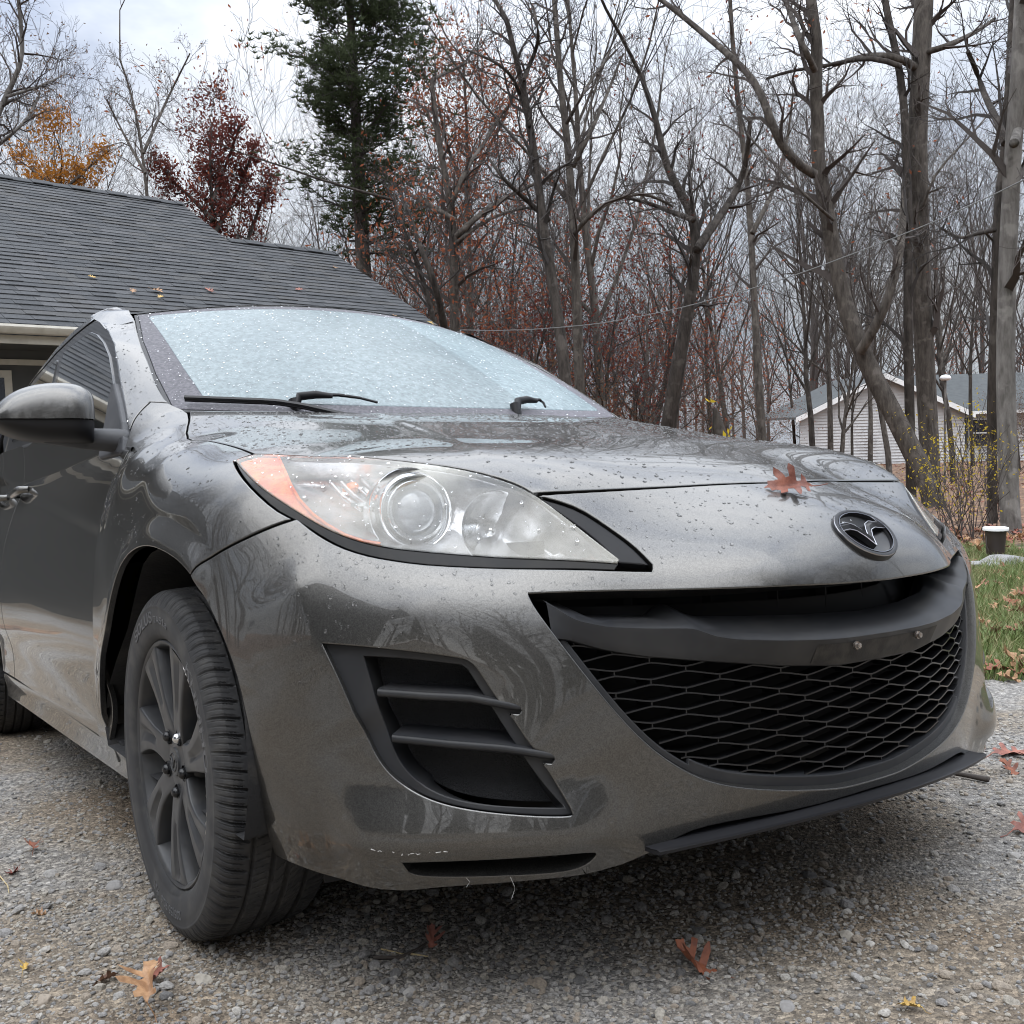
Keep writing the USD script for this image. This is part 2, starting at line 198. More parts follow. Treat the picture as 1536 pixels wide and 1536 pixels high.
# outlines of the body panels in a stereographic chart of the body (1e-4 units)
CURVES = {"hood":[[60,-552],[-331,-514],[-692,-446],[-1045,-375],[-1431,-332],[-1826,-310],[-2199,-289],[-2538,-252],[-2856,-161],[-2947,41],[-3195,383],[-3483,672],[-3900,1033],[-4337,1352],[-4852,1923],[-5230,2194],[-5477,2396],[-5495,2420],[-5770,3142],[-5999,3748],[-6201,4248],[-6444,4897],[-6677,5537],[-6565,6568],[-6265,7786],[-5114,7369],[-3269,7477],[139,7839]],"fender":[[-6265,7786],[-6565,6568],[-6677,5537],[-6444,4897],[-6201,4248],[-5999,3748],[-5770,3142],[-5495,2420],[-5670,2267],[-5603,1945],[-5482,1493],[-5347,1081],[-5208,738],[-5020,469],[-5009,487],[-5030,521],[-5318,584],[-5606,649],[-5938,744],[-6270,851],[-6461,893],[-6613,869],[-6732,1140],[-6905,1452],[-7185,1899],[-7465,2291],[-7773,2645],[-8322,3200],[-8840,3576],[-9372,3751],[-10174,3947],[-10999,4151],[-12705,4934],[-14052,5470],[-15269,5631],[-16174,5533],[-16678,4868],[-17117,4114],[-17603,6524],[-16642,6859],[-14911,6711],[-12854,6453],[-12510,6440],[-10839,6773],[-10068,6916],[-9503,7015],[-9201,7168],[-8844,7129],[-8527,7230],[-8117,7456],[-7805,7633],[-7334,7946],[-6562,8443],[-6362,8258],[-6345,8105]],"bumper":[[60,-552],[-331,-514],[-692,-446],[-1045,-375],[-1431,-332],[-1826,-310],[-2199,-289],[-2538,-252],[-2850,-181],[-2815,-219],[-2534,-429],[-2387,-628],[-2256,-848],[-2174,-1014],[-2113,-1215],[-2131,-1259],[-2439,-1166],[-3012,-965],[-3270,-868],[-3647,-723],[-4016,-564],[-4288,-398],[-4489,-253],[-4669,-84],[-4807,101],[-4927,303],[-5009,487],[-5030,521],[-5318,584],[-5606,649],[-5938,744],[-6270,851],[-6461,893],[-6613,869],[-6603,712],[-6485,155],[-6438,-246],[-6432,-660],[-6541,-1127],[-6683,-1538],[-6847,-1941],[-7091,-2310],[-7278,-2564],[-7403,-2869],[-7296,-2948],[-6760,-3125],[-6113,-3365],[-6481,-3220],[-5976,-3410],[-5643,-3527],[-5315,-3601],[-5086,-3597],[-4623,-3644],[-3915,-3741],[-3343,-3832],[-3500,-3806],[-3268,-3832],[-3031,-3834],[-2789,-3811],[-2542,-3752],[-2294,-3682],[-1928,-3688],[-1417,-3726],[-849,-3767],[78,-3755]],"trim":[[-2815,-219],[-2534,-429],[-2387,-628],[-2256,-848],[-2174,-1014],[-2113,-1215],[-2259,-1153],[-2372,-1110],[-2390,-1050],[-2473,-827],[-2602,-596],[-2741,-379]],"lens":[[-5669,2296],[-5477,2396],[-5230,2194],[-4852,1923],[-4337,1352],[-3900,1033],[-3483,672],[-3195,383],[-2947,41],[-2824,-191],[-2708,-417],[-2568,-684],[-2454,-895],[-2355,-1077],[-2389,-1106],[-2980,-877],[-3424,-675],[-3799,-508],[-4168,-319],[-4387,-175],[-4567,-21],[-4781,220],[-4993,565],[-5175,907],[-5328,1228],[-5510,1752]],"gasket_outer":[[-5675,2312],[-5477,2396],[-5230,2194],[-4852,1923],[-4337,1352],[-3900,1033],[-3483,672],[-3195,383],[-2947,41],[-2856,-161],[-2815,-219],[-2741,-379],[-2602,-596],[-2473,-827],[-2390,-1050],[-2374,-1115],[-2434,-1164],[-3012,-965],[-3270,-868],[-3647,-723],[-4016,-564],[-4288,-398],[-4489,-253],[-4669,-84],[-4807,101],[-4927,303],[-5020,469],[-5208,738],[-5347,1081],[-5482,1493],[-5603,1945],[-5670,2267]],"grille":[[60,-1785],[-346,-1773],[-718,-1749],[-1271,-1670],[-1803,-1542],[-2357,-1397],[-2923,-1242],[-3250,-1150],[-3247,-1286],[-3089,-1750],[-2905,-2191],[-2719,-2554],[-2499,-2867],[-2226,-3120],[-2011,-3249],[-1783,-3347],[-1416,-3458],[-1010,-3549],[-712,-3604],[-421,-3650],[77,-3649]],"fog":[[-5166,-893],[-4803,-1085],[-4469,-1261],[-4191,-1407],[-3939,-1537],[-3899,-1600],[-3830,-1887],[-3794,-2005],[-3724,-2019],[-3668,-2045],[-3615,-2114],[-3658,-2149],[-3744,-2116],[-3717,-2199],[-3632,-2491],[-3574,-2514],[-3519,-2546],[-3456,-2629],[-3498,-2664],[-3576,-2636],[-3488,-2914],[-3424,-3103],[-3425,-3156],[-3543,-3136],[-3950,-2999],[-4357,-2845],[-4660,-2692],[-4871,-2527],[-5011,-2356],[-5095,-2165],[-5129,-1917],[-5140,-1628],[-5143,-1294]],"slot":[[-5178,-3192],[-4748,-3275],[-4063,-3403],[-3625,-3489],[-3406,-3541],[-3277,-3592],[-3337,-3663],[-3486,-3711],[-3783,-3680],[-4347,-3561],[-5069,-3419],[-5167,-3325]],"amber":[[-5694,2409],[-5527,2504],[-5256,2244],[-5103,1500],[-5042,1125],[-4985,804],[-4891,518],[-4790,314],[-4653,104],[-4510,-45],[-4361,-149],[-4404,-151],[-4586,6],[-4803,252],[-5019,606],[-5204,955],[-5362,1289],[-5559,1858]],"ridge":[[-6156,-2740],[-5776,-2869],[-5435,-2979],[-5048,-3110],[-4593,-3191],[-4037,-3307],[-3603,-3395],[-3274,-3456],[-3082,-3489],[-2858,-3473],[-2591,-3404]],"crease":[[-5270,192],[-5202,-207],[-5198,-490],[-5183,-839]],"hoodcrease":[[-3018,7745],[-3313,6048],[-3412,4527],[-3218,2175],[-3106,695],[-2924,105],[-2837,-155]],"arch":[[-6613,869],[-6732,1140],[-6905,1452],[-7185,1899],[-7465,2291],[-7773,2645],[-8322,3200],[-8840,3576],[-9372,3751],[-10174,3947],[-10999,4151],[-12705,4934],[-14052,5470],[-15269,5631],[-16174,5533],[-16678,4868],[-17117,4114]],"archfront":[[-6613,869],[-6603,712],[-6485,155],[-6438,-246],[-6432,-660],[-6541,-1127],[-6683,-1538],[-6847,-1941],[-7091,-2310],[-7278,-2564]],"proj":[[-3963,268],[-3710,169],[-3873,684]],"bowl2":[[-3286,-228],[-3573,-111]],"emblem":[[-78,-1331],[-250,-1086],[192,-1540]],"beam_bottom":[[-3087,-1620],[-2786,-1812],[-2410,-1980],[-1943,-2133],[-1621,-2225],[-1188,-2336],[-564,-2442]],"beam_crest":[[-3113,-1259],[-2941,-1487],[-2675,-1627],[-2316,-1736],[-1975,-1820],[-1913,-1851],[-1805,-1936],[-1621,-2008],[-1223,-2100],[-774,-2169],[-434,-2193]],"beam_top":[[-3086,-1172],[-2993,-1239],[-2888,-1403],[-2216,-1607],[-2042,-1506],[-1825,-1713],[-1401,-1820],[-715,-1932],[31,-1982]],"vane1":[[-4861,-1522],[-4435,-1713],[-4041,-1871],[-3794,-2005]],"vane2":[[-4890,-1987],[-4382,-2208],[-3887,-2403],[-3621,-2526]],"fogin":[[-4854,-1154],[-4523,-1307],[-3992,-1575],[-3933,-1833],[-3838,-2214],[-3670,-2769],[-3484,-3090],[-3944,-2952],[-4361,-2801],[-4644,-2640],[-4828,-2456],[-4928,-2236],[-4949,-1944],[-4906,-1531]],"pillar":[[-6345,8105],[-6362,8258],[-6562,8443],[-7334,7946],[-7230,8139],[-6854,8796],[-6431,9512],[-6112,9892],[-5709,10378],[-5396,10971],[-5160,11552],[-5027,12068],[-4830,12556],[-4424,12063],[-4473,11670],[-4888,11070],[-5267,10482],[-5608,9889],[-5892,9375],[-6132,8916],[-6274,8563],[-6373,8279]]}
# ================================================================ CAR (built in its own frame: x forward, y left, z up, origin under the front axle)
CAR_C = np.array(CARCAM[:3]); CC = cam_axes(*CARCAM[3:6])
M3 = CW.T @ CC                                        # car vector -> world vector (the driveway slopes down away from the viewer)
CAR_T = CAMP - M3 @ CAR_C
def cw(X): return np.asarray(X) @ M3.T + CAR_T
GN = M3 @ np.array([0, 0, 1.0])                        # normal of the drive
O = np.array([0, 0, .35])
def _rbf(C_):
    m = C_[C_[:, 1] < -1e-6]*[1, -1, 1]
    A = np.vstack([C_, m])-O; rr = np.linalg.norm(A, axis=1)
    return RBFInterpolator(A/rr[:, None], 1/rr, kernel='cubic', degree=1, smoothing=2e-5)
_RA, _RB = (_rbf(np.array(c, float)/1e4) for c in CTRL_I)
def RBF(D):                                           # the inverse radius is interpolated, so that flat stays flat; the second set adds the windscreen pillars
    a = _RA(D); X = O+D/a[:, None]; w = np.maximum(sstep((-X[:, 0]-.22)/.2)*sstep((abs(X[:, 1])-.60)/.12), sstep((-X[:, 0]-.44)/.08)*sstep((abs(X[:, 1])/np.maximum(-X[:, 0], .05)-.36)/.06)); m = w > 0
    if m.any(): a[m] = a[m]*(1-w[m])+_RB(D[m])*w[m]
    return 1/a
_a = math.radians(35); P0 = np.array([math.cos(_a), 0, math.sin(_a)]); E1 = np.array([0, 1., 0]); E2 = np.array([-math.sin(_a), 0, math.cos(_a)])
def unchart(c):
    c = np.asarray(c, float); s = (c**2).sum(-1, keepdims=True)
    return (2*(c[..., :1]*E1+c[..., 1:]*E2)+(1-s)*P0)/(1+s)
def chart(X):
    D = np.asarray(X, float)-O; D = D/np.linalg.norm(D, axis=-1, keepdims=True); k = 1+D @ P0
    return np.stack([D @ E1/k, D @ E2/k], -1)
CU = {k: np.array(v, float)/1e4 for k, v in CURVES.items()}
def pdist(c, poly, closed=False):
    """signed distance (left of the line positive) and arc parameter 0..1"""
    poly = np.asarray(poly); a = poly[:-1]; b = poly[1:]; L = np.linalg.norm(b-a, axis=1); cum = np.r_[0, np.cumsum(L)]
    best = np.full(len(c), 1e9); sg = np.zeros(len(c)); tt = np.zeros(len(c))
    for i in range(len(a)):
        d = b[i]-a[i]; w = c-a[i]; t = np.clip((w @ d)/max(d @ d, 1e-12), 0, 1); q = w-t[:, None]*d; dist = np.hypot(q[:, 0], q[:, 1])
        m = dist < best; best[m] = dist[m]; sg[m] = np.sign(d[0]*w[m, 1]-d[1]*w[m, 0]); tt[m] = (cum[i]+t[m]*L[i])/cum[-1]
    return best*np.where(sg == 0, 1, sg), tt
_emb = CU['emblem'][0]
def disp(c):
    c = np.array(c, float); c[:, 0] = -abs(c[:, 0]); s = (c**2).sum(1); k = 2*.86/(1+s); out = np.zeros(len(c))
    d, t = pdist(c, CU['ridge']); d = d*k; da = np.sqrt(d*d+.007**2)-.007
    out += .026*np.where(d > 0, 1-sstep(da/.078)*.5-np.clip(da/.078, 0, 1)*.5, 1-.7*np.clip(da/.07, 0, 1))*np.where(d > 0, d < .2, 1)*sstep(t/.2)*(1-sstep((t-.72)/.28))*np.where(d < 0, 1-sstep((-d-.05)/.12), 1)
    d, t = pdist(c, np.vstack([CU['crease'], CU['fog'][0], CU['fog'][-1], CU['fog'][-2], CU['fog'][-3]])); d = abs(d*k); da = np.sqrt(d*d+.004**2)-.004
    out += .010*np.clip(1-da/.11, 0, 1)**1.3*sstep(t/.25)*(1-sstep((t-.85)/.15))
    d, t = pdist(c, CU['hoodcrease']); d = d*k
    out -= .006*sstep((-d if HC_SIGN > 0 else d)/.035+.35)*np.exp(-abs(d)/.11)*(1-sstep((t-.7)/.3))*sstep((t)/.1+.2)
    d, t = pdist(c, CU['arch'][:-2]); d = abs(d*k)
    out += .011*(1-sstep(d/.055))*sstep((1-t)/.1+.3)
    d = np.hypot(*(c-[0, _emb[1]]).T)*k
    out += .004*np.exp(-(d/.085)**2)
    return out
HC_SIGN = 1
def lift(c, inset=0.0, detail=True):
    c = np.asarray(c, float); D = unchart(c); r = RBF(D)
    if detail: r = r+disp(c)
    return O+D*(r-inset)[:, None]
def lift_n(c, inset=0.0, detail=True, e=6e-4):
    n = len(c); q = lift(np.vstack([c, c+[e, 0], c+[0, e], c-[e, 0], c-[0, e]]), inset, detail)
    X = q[:n]; N = np.cross(q[n:2*n]-q[3*n:4*n], q[2*n:3*n]-q[4*n:]); return X, N/np.linalg.norm(N, axis=1, keepdims=True)
def surf_n(fn, c, e=1e-3):
    n = len(c); q = fn(np.vstack([c, c+[e, 0], c+[0, e], c-[e, 0], c-[0, e]]))
    N = np.cross(q[n:2*n]-q[3*n:4*n], q[2*n:3*n]-q[4*n:]); return q[:n], N/np.linalg.norm(N, axis=1, keepdims=True)
def resample(ring, h):
    ring = np.asarray(ring)
    if np.allclose(ring[0], ring[-1]): ring = ring[:-1]
    out = []
    for i in range(len(ring)):
        a, b = ring[i], ring[(i+1) % len(ring)]; k = max(1, int(np.ceil(np.linalg.norm(b-a)/h)))
        out.append(a+(b-a)*(np.arange(k)/k)[:, None])
    return np.vstack(out)
def smooth_ring(pts, it=2, cos_keep=.80):
    """corner-keeping smoothing of an outline"""
    p = np.asarray(pts, float)
    for _ in range(it):
        a = np.roll(p, 1, 0); b = np.roll(p, -1, 0); u = p-a; v = b-p
        u /= np.linalg.norm(u, axis=1, keepdims=True)+1e-12; v /= np.linalg.norm(v, axis=1, keepdims=True)+1e-12
        keep = (u*v).sum(1) < cos_keep
        q = np.empty((2*len(p), 2)); q[0::2] = p*.75+a*.125+b*.125; q[0::2][keep] = p[keep]; q[1::2] = (p+b)/2; p = q
    return p
def panel(poly, surf, h, edge=.0015, depth=.012, drop=.0012, swap=False):
    """a sheet over the polygon with rolled edges. surf(c)->(X, N). returns V, F, N"""
    V, F, NN = [], [], []; n0 = 0
    for g in getattr(poly, 'geoms', [poly]):
        g = shapely.geometry.polygon.orient(g, 1.0)
        rings = [np.array(g.exterior.coords)]+[np.array(r.coords) for r in g.interiors]
        R1, RB = [], []
        for r in rings:
            b = resample(r, h); a_ = np.roll(b, 1, 0); c_ = np.roll(b, -1, 0); t = c_-a_; t /= np.linalg.norm(t, axis=1, keepdims=True)+1e-12
            nrm = np.stack([-t[:, 1], t[:, 0]], 1); RB.append(b); R1.append(b+nrm*edge)
        inner = Polygon(R1[0], R1[1:]).buffer(0) if len(R1[0]) > 3 else g
        x0, y0, x1, y1 = g.bounds; xs = np.arange(x0, x1, h); ys = np.arange(y0, y1, h*.866)
        G = np.array([(x+(h/2 if j % 2 else 0), y) for j, y in enumerate(ys) for x in xs]).reshape(-1, 2)
        G = G[shapely.contains_xy(inner, G[:, 0], G[:, 1])]
        allr = np.vstack(R1)
        if len(G): G = G[cKDTree(allr).query(G)[0] > .62*h]
        P = np.vstack([allr, G]); tri = Delaunay(P).simplices; cen = P[tri].mean(1)
        tri = tri[shapely.contains_xy(g, cen[:, 0], cen[:, 1])]
        ar = np.cross(P[tri[:, 1]]-P[tri[:, 0]], P[tri[:, 2]]-P[tri[:, 0]])
        le = np.max([((P[tri[:, i]]-P[tri[:, (i+1) % 3]])**2).sum(1) for i in range(3)], 0); good = (abs(ar) > 1e-12) & ~((abs(ar)/le < .06) & (tri < len(allr)).all(1)); tri = tri[good]; ar = ar[good]; tri[ar < 0] = tri[ar < 0][:, ::-1]
        X, N = surf(P); V.append(X); NN.append(N); F.append(tri+n0); n1 = n0+len(P); k0 = 0
        for b in RB:
            m = len(b); Xb, Nb = surf(b); Xi = X[k0:k0+m]; out = Xb-Xi; out -= (out*Nb).sum(1, keepdims=True)*Nb; out /= np.linalg.norm(out, axis=1, keepdims=True)+1e-9
            ra = Xb-drop*Nb; rc = Xb-depth*Nb; nm = Nb+out; nm /= np.linalg.norm(nm, axis=1, keepdims=True)
            V += [ra, ra, rc]; NN += [nm, out, out]
            i1 = n0+k0+np.arange(m); ia = n1+np.arange(m); ib = ia+m; ic = ib+m
            j = lambda q: np.roll(q, -1)
            F += [np.stack([i1, ia, j(ia)], 1), np.stack([i1, j(ia), j(i1)], 1), np.stack([ib, ic, j(ic)], 1), np.stack([ib, j(ic), j(ib)], 1)]
            n1 += 3*m; k0 += m
        n0 = n1
    return np.vstack(V), np.vstack(F), np.vstack(NN)
def both(poly):
    m = shapely.affinity.scale(poly, -1, 1, origin=(0, 0)); return unary_union([poly, m]).buffer(2e-4).buffer(-2e-4)
def P_(k, it=1, sh=0.0): return Polygon(smooth_ring(CU[k], it)).buffer(0).buffer(-sh)
HH = .0062
def master(inset=0.0, detail=True): return lambda c: lift_n(c, inset, detail)
car = thing('parked_car', 'wet dark grey compact car with black wheels parked on the gravel', 'car', matrix=np.block([[M3.T, np.zeros((3, 1))], [CAR_T[None], np.ones((1, 1))]]))
def addp(name, poly, mat, inset=0.0, h=HH, par=car, mir=False, sm=None, label=None, surf=None, **kw):
    V, F, N = panel(poly, surf or master(inset), h, **kw)
    out = [put(name, (V, F), mat, par, normals=N, label=label)]
    if mir: out.append(put(name, mirror((V, F)), mat, par, normals=N*[1, -1, 1], label=label))
    return out
GAP = .0014
# ---- skins
hood = addp('hood', both(P_('hood')).buffer(-GAP), 'car_paint')[0]
fend = addp('front_fender', P_('fender').buffer(-GAP), 'car_paint', mir=True)
hole = lambda k, it=2: P_(k, it)
grille_poly = both(hole('grille')); fog_poly = Polygon(smooth_ring(CU['fog'], 2, .6)).buffer(0); slot_poly = hole('slot'); trim_poly = P_('trim', 1)
_eb0 = lift(np.array([[0, _emb[1]]]))[0]; _en0 = lift_n(np.array([[0, _emb[1]]]))[1][0]; _ey0 = np.cross(_en0, [0, 1., 0]); _t = np.linspace(0, 2*PI, 48, endpoint=False)
emb_hole = Polygon(chart(_eb0+.055*np.cos(_t)[:, None]*np.array([0, 1., 0])+.0440*np.sin(_t)[:, None]*_ey0))
bump = both(P_('bumper')).buffer(-GAP).difference(unary_union([grille_poly, both(fog_poly), both(slot_poly), emb_hole]))
addp('bumper_cover', bump, 'car_paint', depth=.03)
addp('a_pillar', P_('pillar', 1).buffer(-GAP*.6), 'car_paint', mir=True, h=.007)
# ---- grille
ring = unary_union([grille_poly.difference(grille_poly.buffer(-.0062)), grille_poly.difference(grille_poly.buffer(-.0115)).intersection(Polygon([(-.22, -.30), (.22, -.30), (.22, -1), (-.22, -1)]))]); lo = Polygon(np.vstack([CU['beam_bottom'], CU['beam_bottom'][::-1]*[-1, 1], [[1, CU['beam_bottom'][0, 1]], [1, -1], [-1, -1], [-1, CU['beam_bottom'][0, 1]]]])).buffer(0)
addp('grille_surround', ring.intersection(lo), 'black_trim', inset=.016, depth=.05)
addp('grille_backing', grille_poly.buffer(.004), 'matt_black', inset=.125, h=.02)
put('radiator_support', MB().box((.42, 0, .47), (.36, .92, .42)).mesh(), 'matt_black', car)
def fascia_x(y, z, inset=0.0):
    """x of the front skin at (y, z)"""
    y = np.asarray(y, float); z = np.asarray(z, float); lo_ = np.full(y.shape, .15); hi_ = np.full(y.shape, 1.3)
    for _ in range(22):
        mid = (lo_+hi_)/2; Q = np.stack([mid, y, z], -1)-O; q = np.linalg.norm(Q, axis=-1); ins = q < RBF(Q.reshape(-1, 3)/q.reshape(-1, 1)).reshape(q.shape)-inset
        lo_ = np.where(ins, mid, lo_); hi_ = np.where(ins, hi_, mid)
    return (lo_+hi_)/2
def yz(c): return lift(c, 0, False)[:, 1:]
gp = np.array(grille_poly.exterior.coords); gyz = Polygon(yz(gp)).buffer(0).buffer(-.012)
bbm = lift(CU['beam_bottom'], .012, False); bb_y = np.r_[bbm[:, 1], 0]; bb_z = np.r_[bbm[:, 2], bbm[-1, 2]+.002]
o_ = np.argsort(bb_y); beam_low = lambda y: np.interp(-abs(y), bb_y[o_], bb_z[o_])
g = MB(); half = .0475; pitch = .0158; amp = .0043; js = np.arange(-12, 13); nodes = {}
rows = np.arange(-2, 22)
for i in rows:
    ys = js*half; zs = .272+i*pitch+amp*np.where((js+i) % 2 == 0, 1, -1)
    fine = np.linspace(0, 1, 7)[:-1]
    yy = np.concatenate([ys[k]+(ys[k+1]-ys[k])*fine for k in range(len(ys)-1)]); zz = np.concatenate([zs[k]+(zs[k+1]-zs[k])*(sstep(fine)*.4+fine*.6) for k in range(len(ys)-1)])
    ok = shapely.contains_xy(gyz, yy, zz) & (zz < beam_low(yy)+.012)
    xx = fascia_x(yy, zz, .022)
    for k in range(len(yy)-1):
        if not (ok[k] and ok[k+1]): continue
        pts = []
        for q in (k, k+1):
            for dx, dz in ((0, .0011), (0, -.0011), (-.034, -.0016), (-.034, .0016)):
                s_ = 1 if yy[q] > 0 else -1
                pts.append((xx[q]+dx, yy[q]-s_*abs(dx)*min(1, abs(yy[q])*1.2), zz[q]+dz-(.004 if dx else 0)))
        g.add(pts, [(0, 1, 5, 4), (1, 2, 6, 5), (3, 0, 4, 7)])
    if i < rows[-1]:
        yb = ys[(js+i) % 2 == 0]; z0 = .272+i*pitch+amp; z1 = .272+(i+1)*pitch-amp
        okb = shapely.contains_xy(gyz, yb, np.full_like(yb, (z0+z1)/2)) & (z1 < beam_low(yb)+.012)
        for y_, x_ in zip(yb[okb], fascia_x(yb[okb], np.full(okb.sum(), (z0+z1)/2), .022)): g.box((x_-.018, y_, (z0+z1)/2), (.033, .0022, z1-z0+.001))
put('lower_grille', g.mesh(), 'gloss_black', car)
# beam across the grille
def polyl(key, n, inset=0.0, t0=0, t1=1):
    X = lift(CU[key], inset, False); L = np.r_[0, np.cumsum(np.linalg.norm(np.diff(X, axis=0), axis=1))]; L /= L[-1]
    return np.stack([np.interp(np.linspace(t0, t1, n), L, X[:, k]) for k in range(3)], 1)
def bylat(key, inset, ys):
    X = lift(CU[key], inset, False); o = np.argsort(X[:, 1]); X = X[o]
    if X[-1, 1] < 0: X = np.vstack([X, X[-1]*[1, 0, 1]+[.004, 0, 0]])
    return np.stack([np.interp(ys, X[:, 1], X[:, k]) for k in (0, 2)], 1)
ysb = np.linspace(-.512, 0, 70)
ct = bylat('beam_crest', 0.0, ysb); tp = bylat('beam_top', .06, ysb); bt = bylat('beam_bottom', .012, ysb)
def sm1(a, k=2):
    for _ in range(k): a[1:-1] = (a[:-2]+2*a[1:-1]+a[2:])/4
    return a
ct, tp, bt = sm1(ct, 2), sm1(tp, 1), sm1(bt, 4)
rowsb = []
for i, y in enumerate(ysb):
    c_, t_, b_ = ct[i], tp[i], bt[i]; pr = [t_+[-.035, -.055], t_+[-.012, -.004], t_]
    for s_ in (.35, .65, .85): pr.append(t_*(1-s_)+c_*s_+[0, .002*math.sin(s_*PI)])
    pr += [c_+[-.003, -.0015], c_*.93+b_*.07+[0.001, 0], c_*.75+b_*.25+[.0015, 0], c_*.35+b_*.65, b_+[0, .002], b_+[-.004, 0], b_+[-.06, .0]]
    rowsb.append([(p[0], y, p[1]) for p in pr])
bm = MB(); R_ = np.array(rowsb); full = np.vstack([R_[:-1], (R_*[1, -1, 1])[::-1]]); bm.grid(full)
beam = put('grille_bar', (lambda m: (m[0], m[1][:, ::-1]))(bm.mesh()), 'black_trim', car, smooth=50)
sel = R_[(R_[:, 0, 1] > -.150)]; strip = np.stack([sel[:, 7]*(1-k)+sel[:, 10]*k for k in np.linspace(.18, .96, 8)], 1); strip = np.concatenate([strip, (strip*[1, -1, 1])[::-1][1:]]); strip = strip+np.array([.0012, 0, 0])
mm = MB(); mm.grid(strip); q = mm.mesh(); put('plate_scuff', (q[0], q[1][:, ::-1]), 'dusty_scuff', car, smooth=True, label='dusty scuffed patch where a number plate was fixed')
for s_ in (-1, 1):
    x_ = fascia_x([.076*s_], [.495])[0]; b = trimesh.creation.cylinder(.0045, .010, sections=6); b.apply_transform(trimesh.transformations.rotation_matrix(PI/2, [0, 1, 0])); b.apply_translation([x_+.004, .076*s_, .497])
    w = trimesh.creation.annulus(.003, .0062, .003, sections=16); w.apply_transform(trimesh.transformations.rotation_matrix(PI/2, [0, 1, 0])); w.apply_translation([x_+.003, .076*s_, .497])
    put('bolt', trimesh.util.concatenate([b, w]), 'steel', car, smooth=30)
sl = MB()
for y in np.linspace(-.42, .42, 9): sl.box((fascia_x([y], [.6], .118)[0], y, .57), (.02, .003, .09))
put('upper_grille', sl.mesh(), 'matt_black', car, kind='stuff')
# ---- emblem
eb = lift(np.array([[0, _emb[1]]]))[0]; _, en = lift_n(np.array([[0, _emb[1]]])); en = en[0]; eb = eb-en*.0045; ex = np.array([0, 1., 0]); ey = np.cross(en, ex)
EW, EH = .062, .0500
def emb(p2, z): p2 = np.asarray(p2, float); return eb+p2[:, :1]*ex+p2[:, 1:2]*ey+np.asarray(z)[..., None]*en
th = np.linspace(0, 2*PI, 72, endpoint=False)
def super_e(s, th=th): return np.stack([EW*s*np.cos(th), EH*s*np.sin(th)+EH*.05*np.cos(2*th)*s], 1)
prof = [(1.02, -.006), (1.02, .003), (.995, .0065), (.93, .0075), (.875, .006), (.845, .0035), (.83, -.004)]
m = MB(); m.grid(np.array([emb(super_e(s), np.full(72, z)) for s, z in prof]), closed_v=True)
em = put('emblem', (lambda q: (q[0], q[1][:, ::-1]))(m.mesh()), 'emblem_black', car, smooth=40)
m = MB(); m.grid(np.array([emb(super_e(s), np.full(72, z)) for s, z in [(1.008, .0042), (1.004, .0060), (.996, .0066), (.992, .005)]]), closed_v=True)
m.grid(np.array([emb(super_e(s), np.full(72, z)) for s, z in [(.868, .0056), (.862, .0074), (.850, .0074), (.846, .004)]]), closed_v=True)
put('emblem_edge', (lambda q: (q[0], q[1][:, ::-1]))(m.mesh()), 'dark_chrome', em, smooth=40)
m = MB(); m.grid(np.array([emb(super_e(s), np.full(72, z)) for s, z in [(.84, -.001), (.6, -.006), (.3, -.008), (.001, -.008)]]), closed_v=True)
put('emblem_recess', (lambda q: (q[0], q[1][:, ::-1]))(m.mesh()), 'gloss_black', em, smooth=True)
WT = [(0.0, -.006), (-.006, .006), (-.014, .017), (-.027, .0225), (-.0545, .0185)]; WB = [(0.0, -.029), (-.0085, -.009), (-.018, .004), (-.031, .0085), (-.0565, .005)]
def wing(sgn):                                        # one arm of the spread-wing mark
    top = [(0.0, -.006), (-.006, .006), (-.014, .017), (-.027, .0225), (-.0545, .0185)]
    bot = [(0.0, -.029), (-.0085, -.009), (-.018, .004), (-.031, .0085), (-.0565, .005)]
    n = 18; T = np.stack([np.interp(np.linspace(0, 4, n), range(5), np.array(top)[:, k]) for k in (0, 1)], 1); B = np.stack([np.interp(np.linspace(0, 4, n), range(5), np.array(bot)[:, k]) for k in (0, 1)], 1)
    T[:, 0] *= sgn; B[:, 0] *= sgn; mid = (T+B)/2
    r = [emb(T, np.full(n, -.006)), emb(T, np.full(n, .003)), emb(mid, np.full(n, .0078)), emb(B, np.full(n, .003)), emb(B, np.full(n, -.006))]
    mm = MB(); mm.grid(np.array(r)); q = mm.mesh(); return q if sgn < 0 else (q[0], q[1][:, ::-1])
for s_ in (-1, 1):
    ew = put('emblem_wing', wing(s_), 'emblem_black', em, smooth=25)
    for line_ in (WT, WB): put('wing_edge', tube(emb(np.array(line_)*[-s_, 1], np.full(len(line_), .0042)), .0011, 5), 'dark_chrome', em, smooth=True)
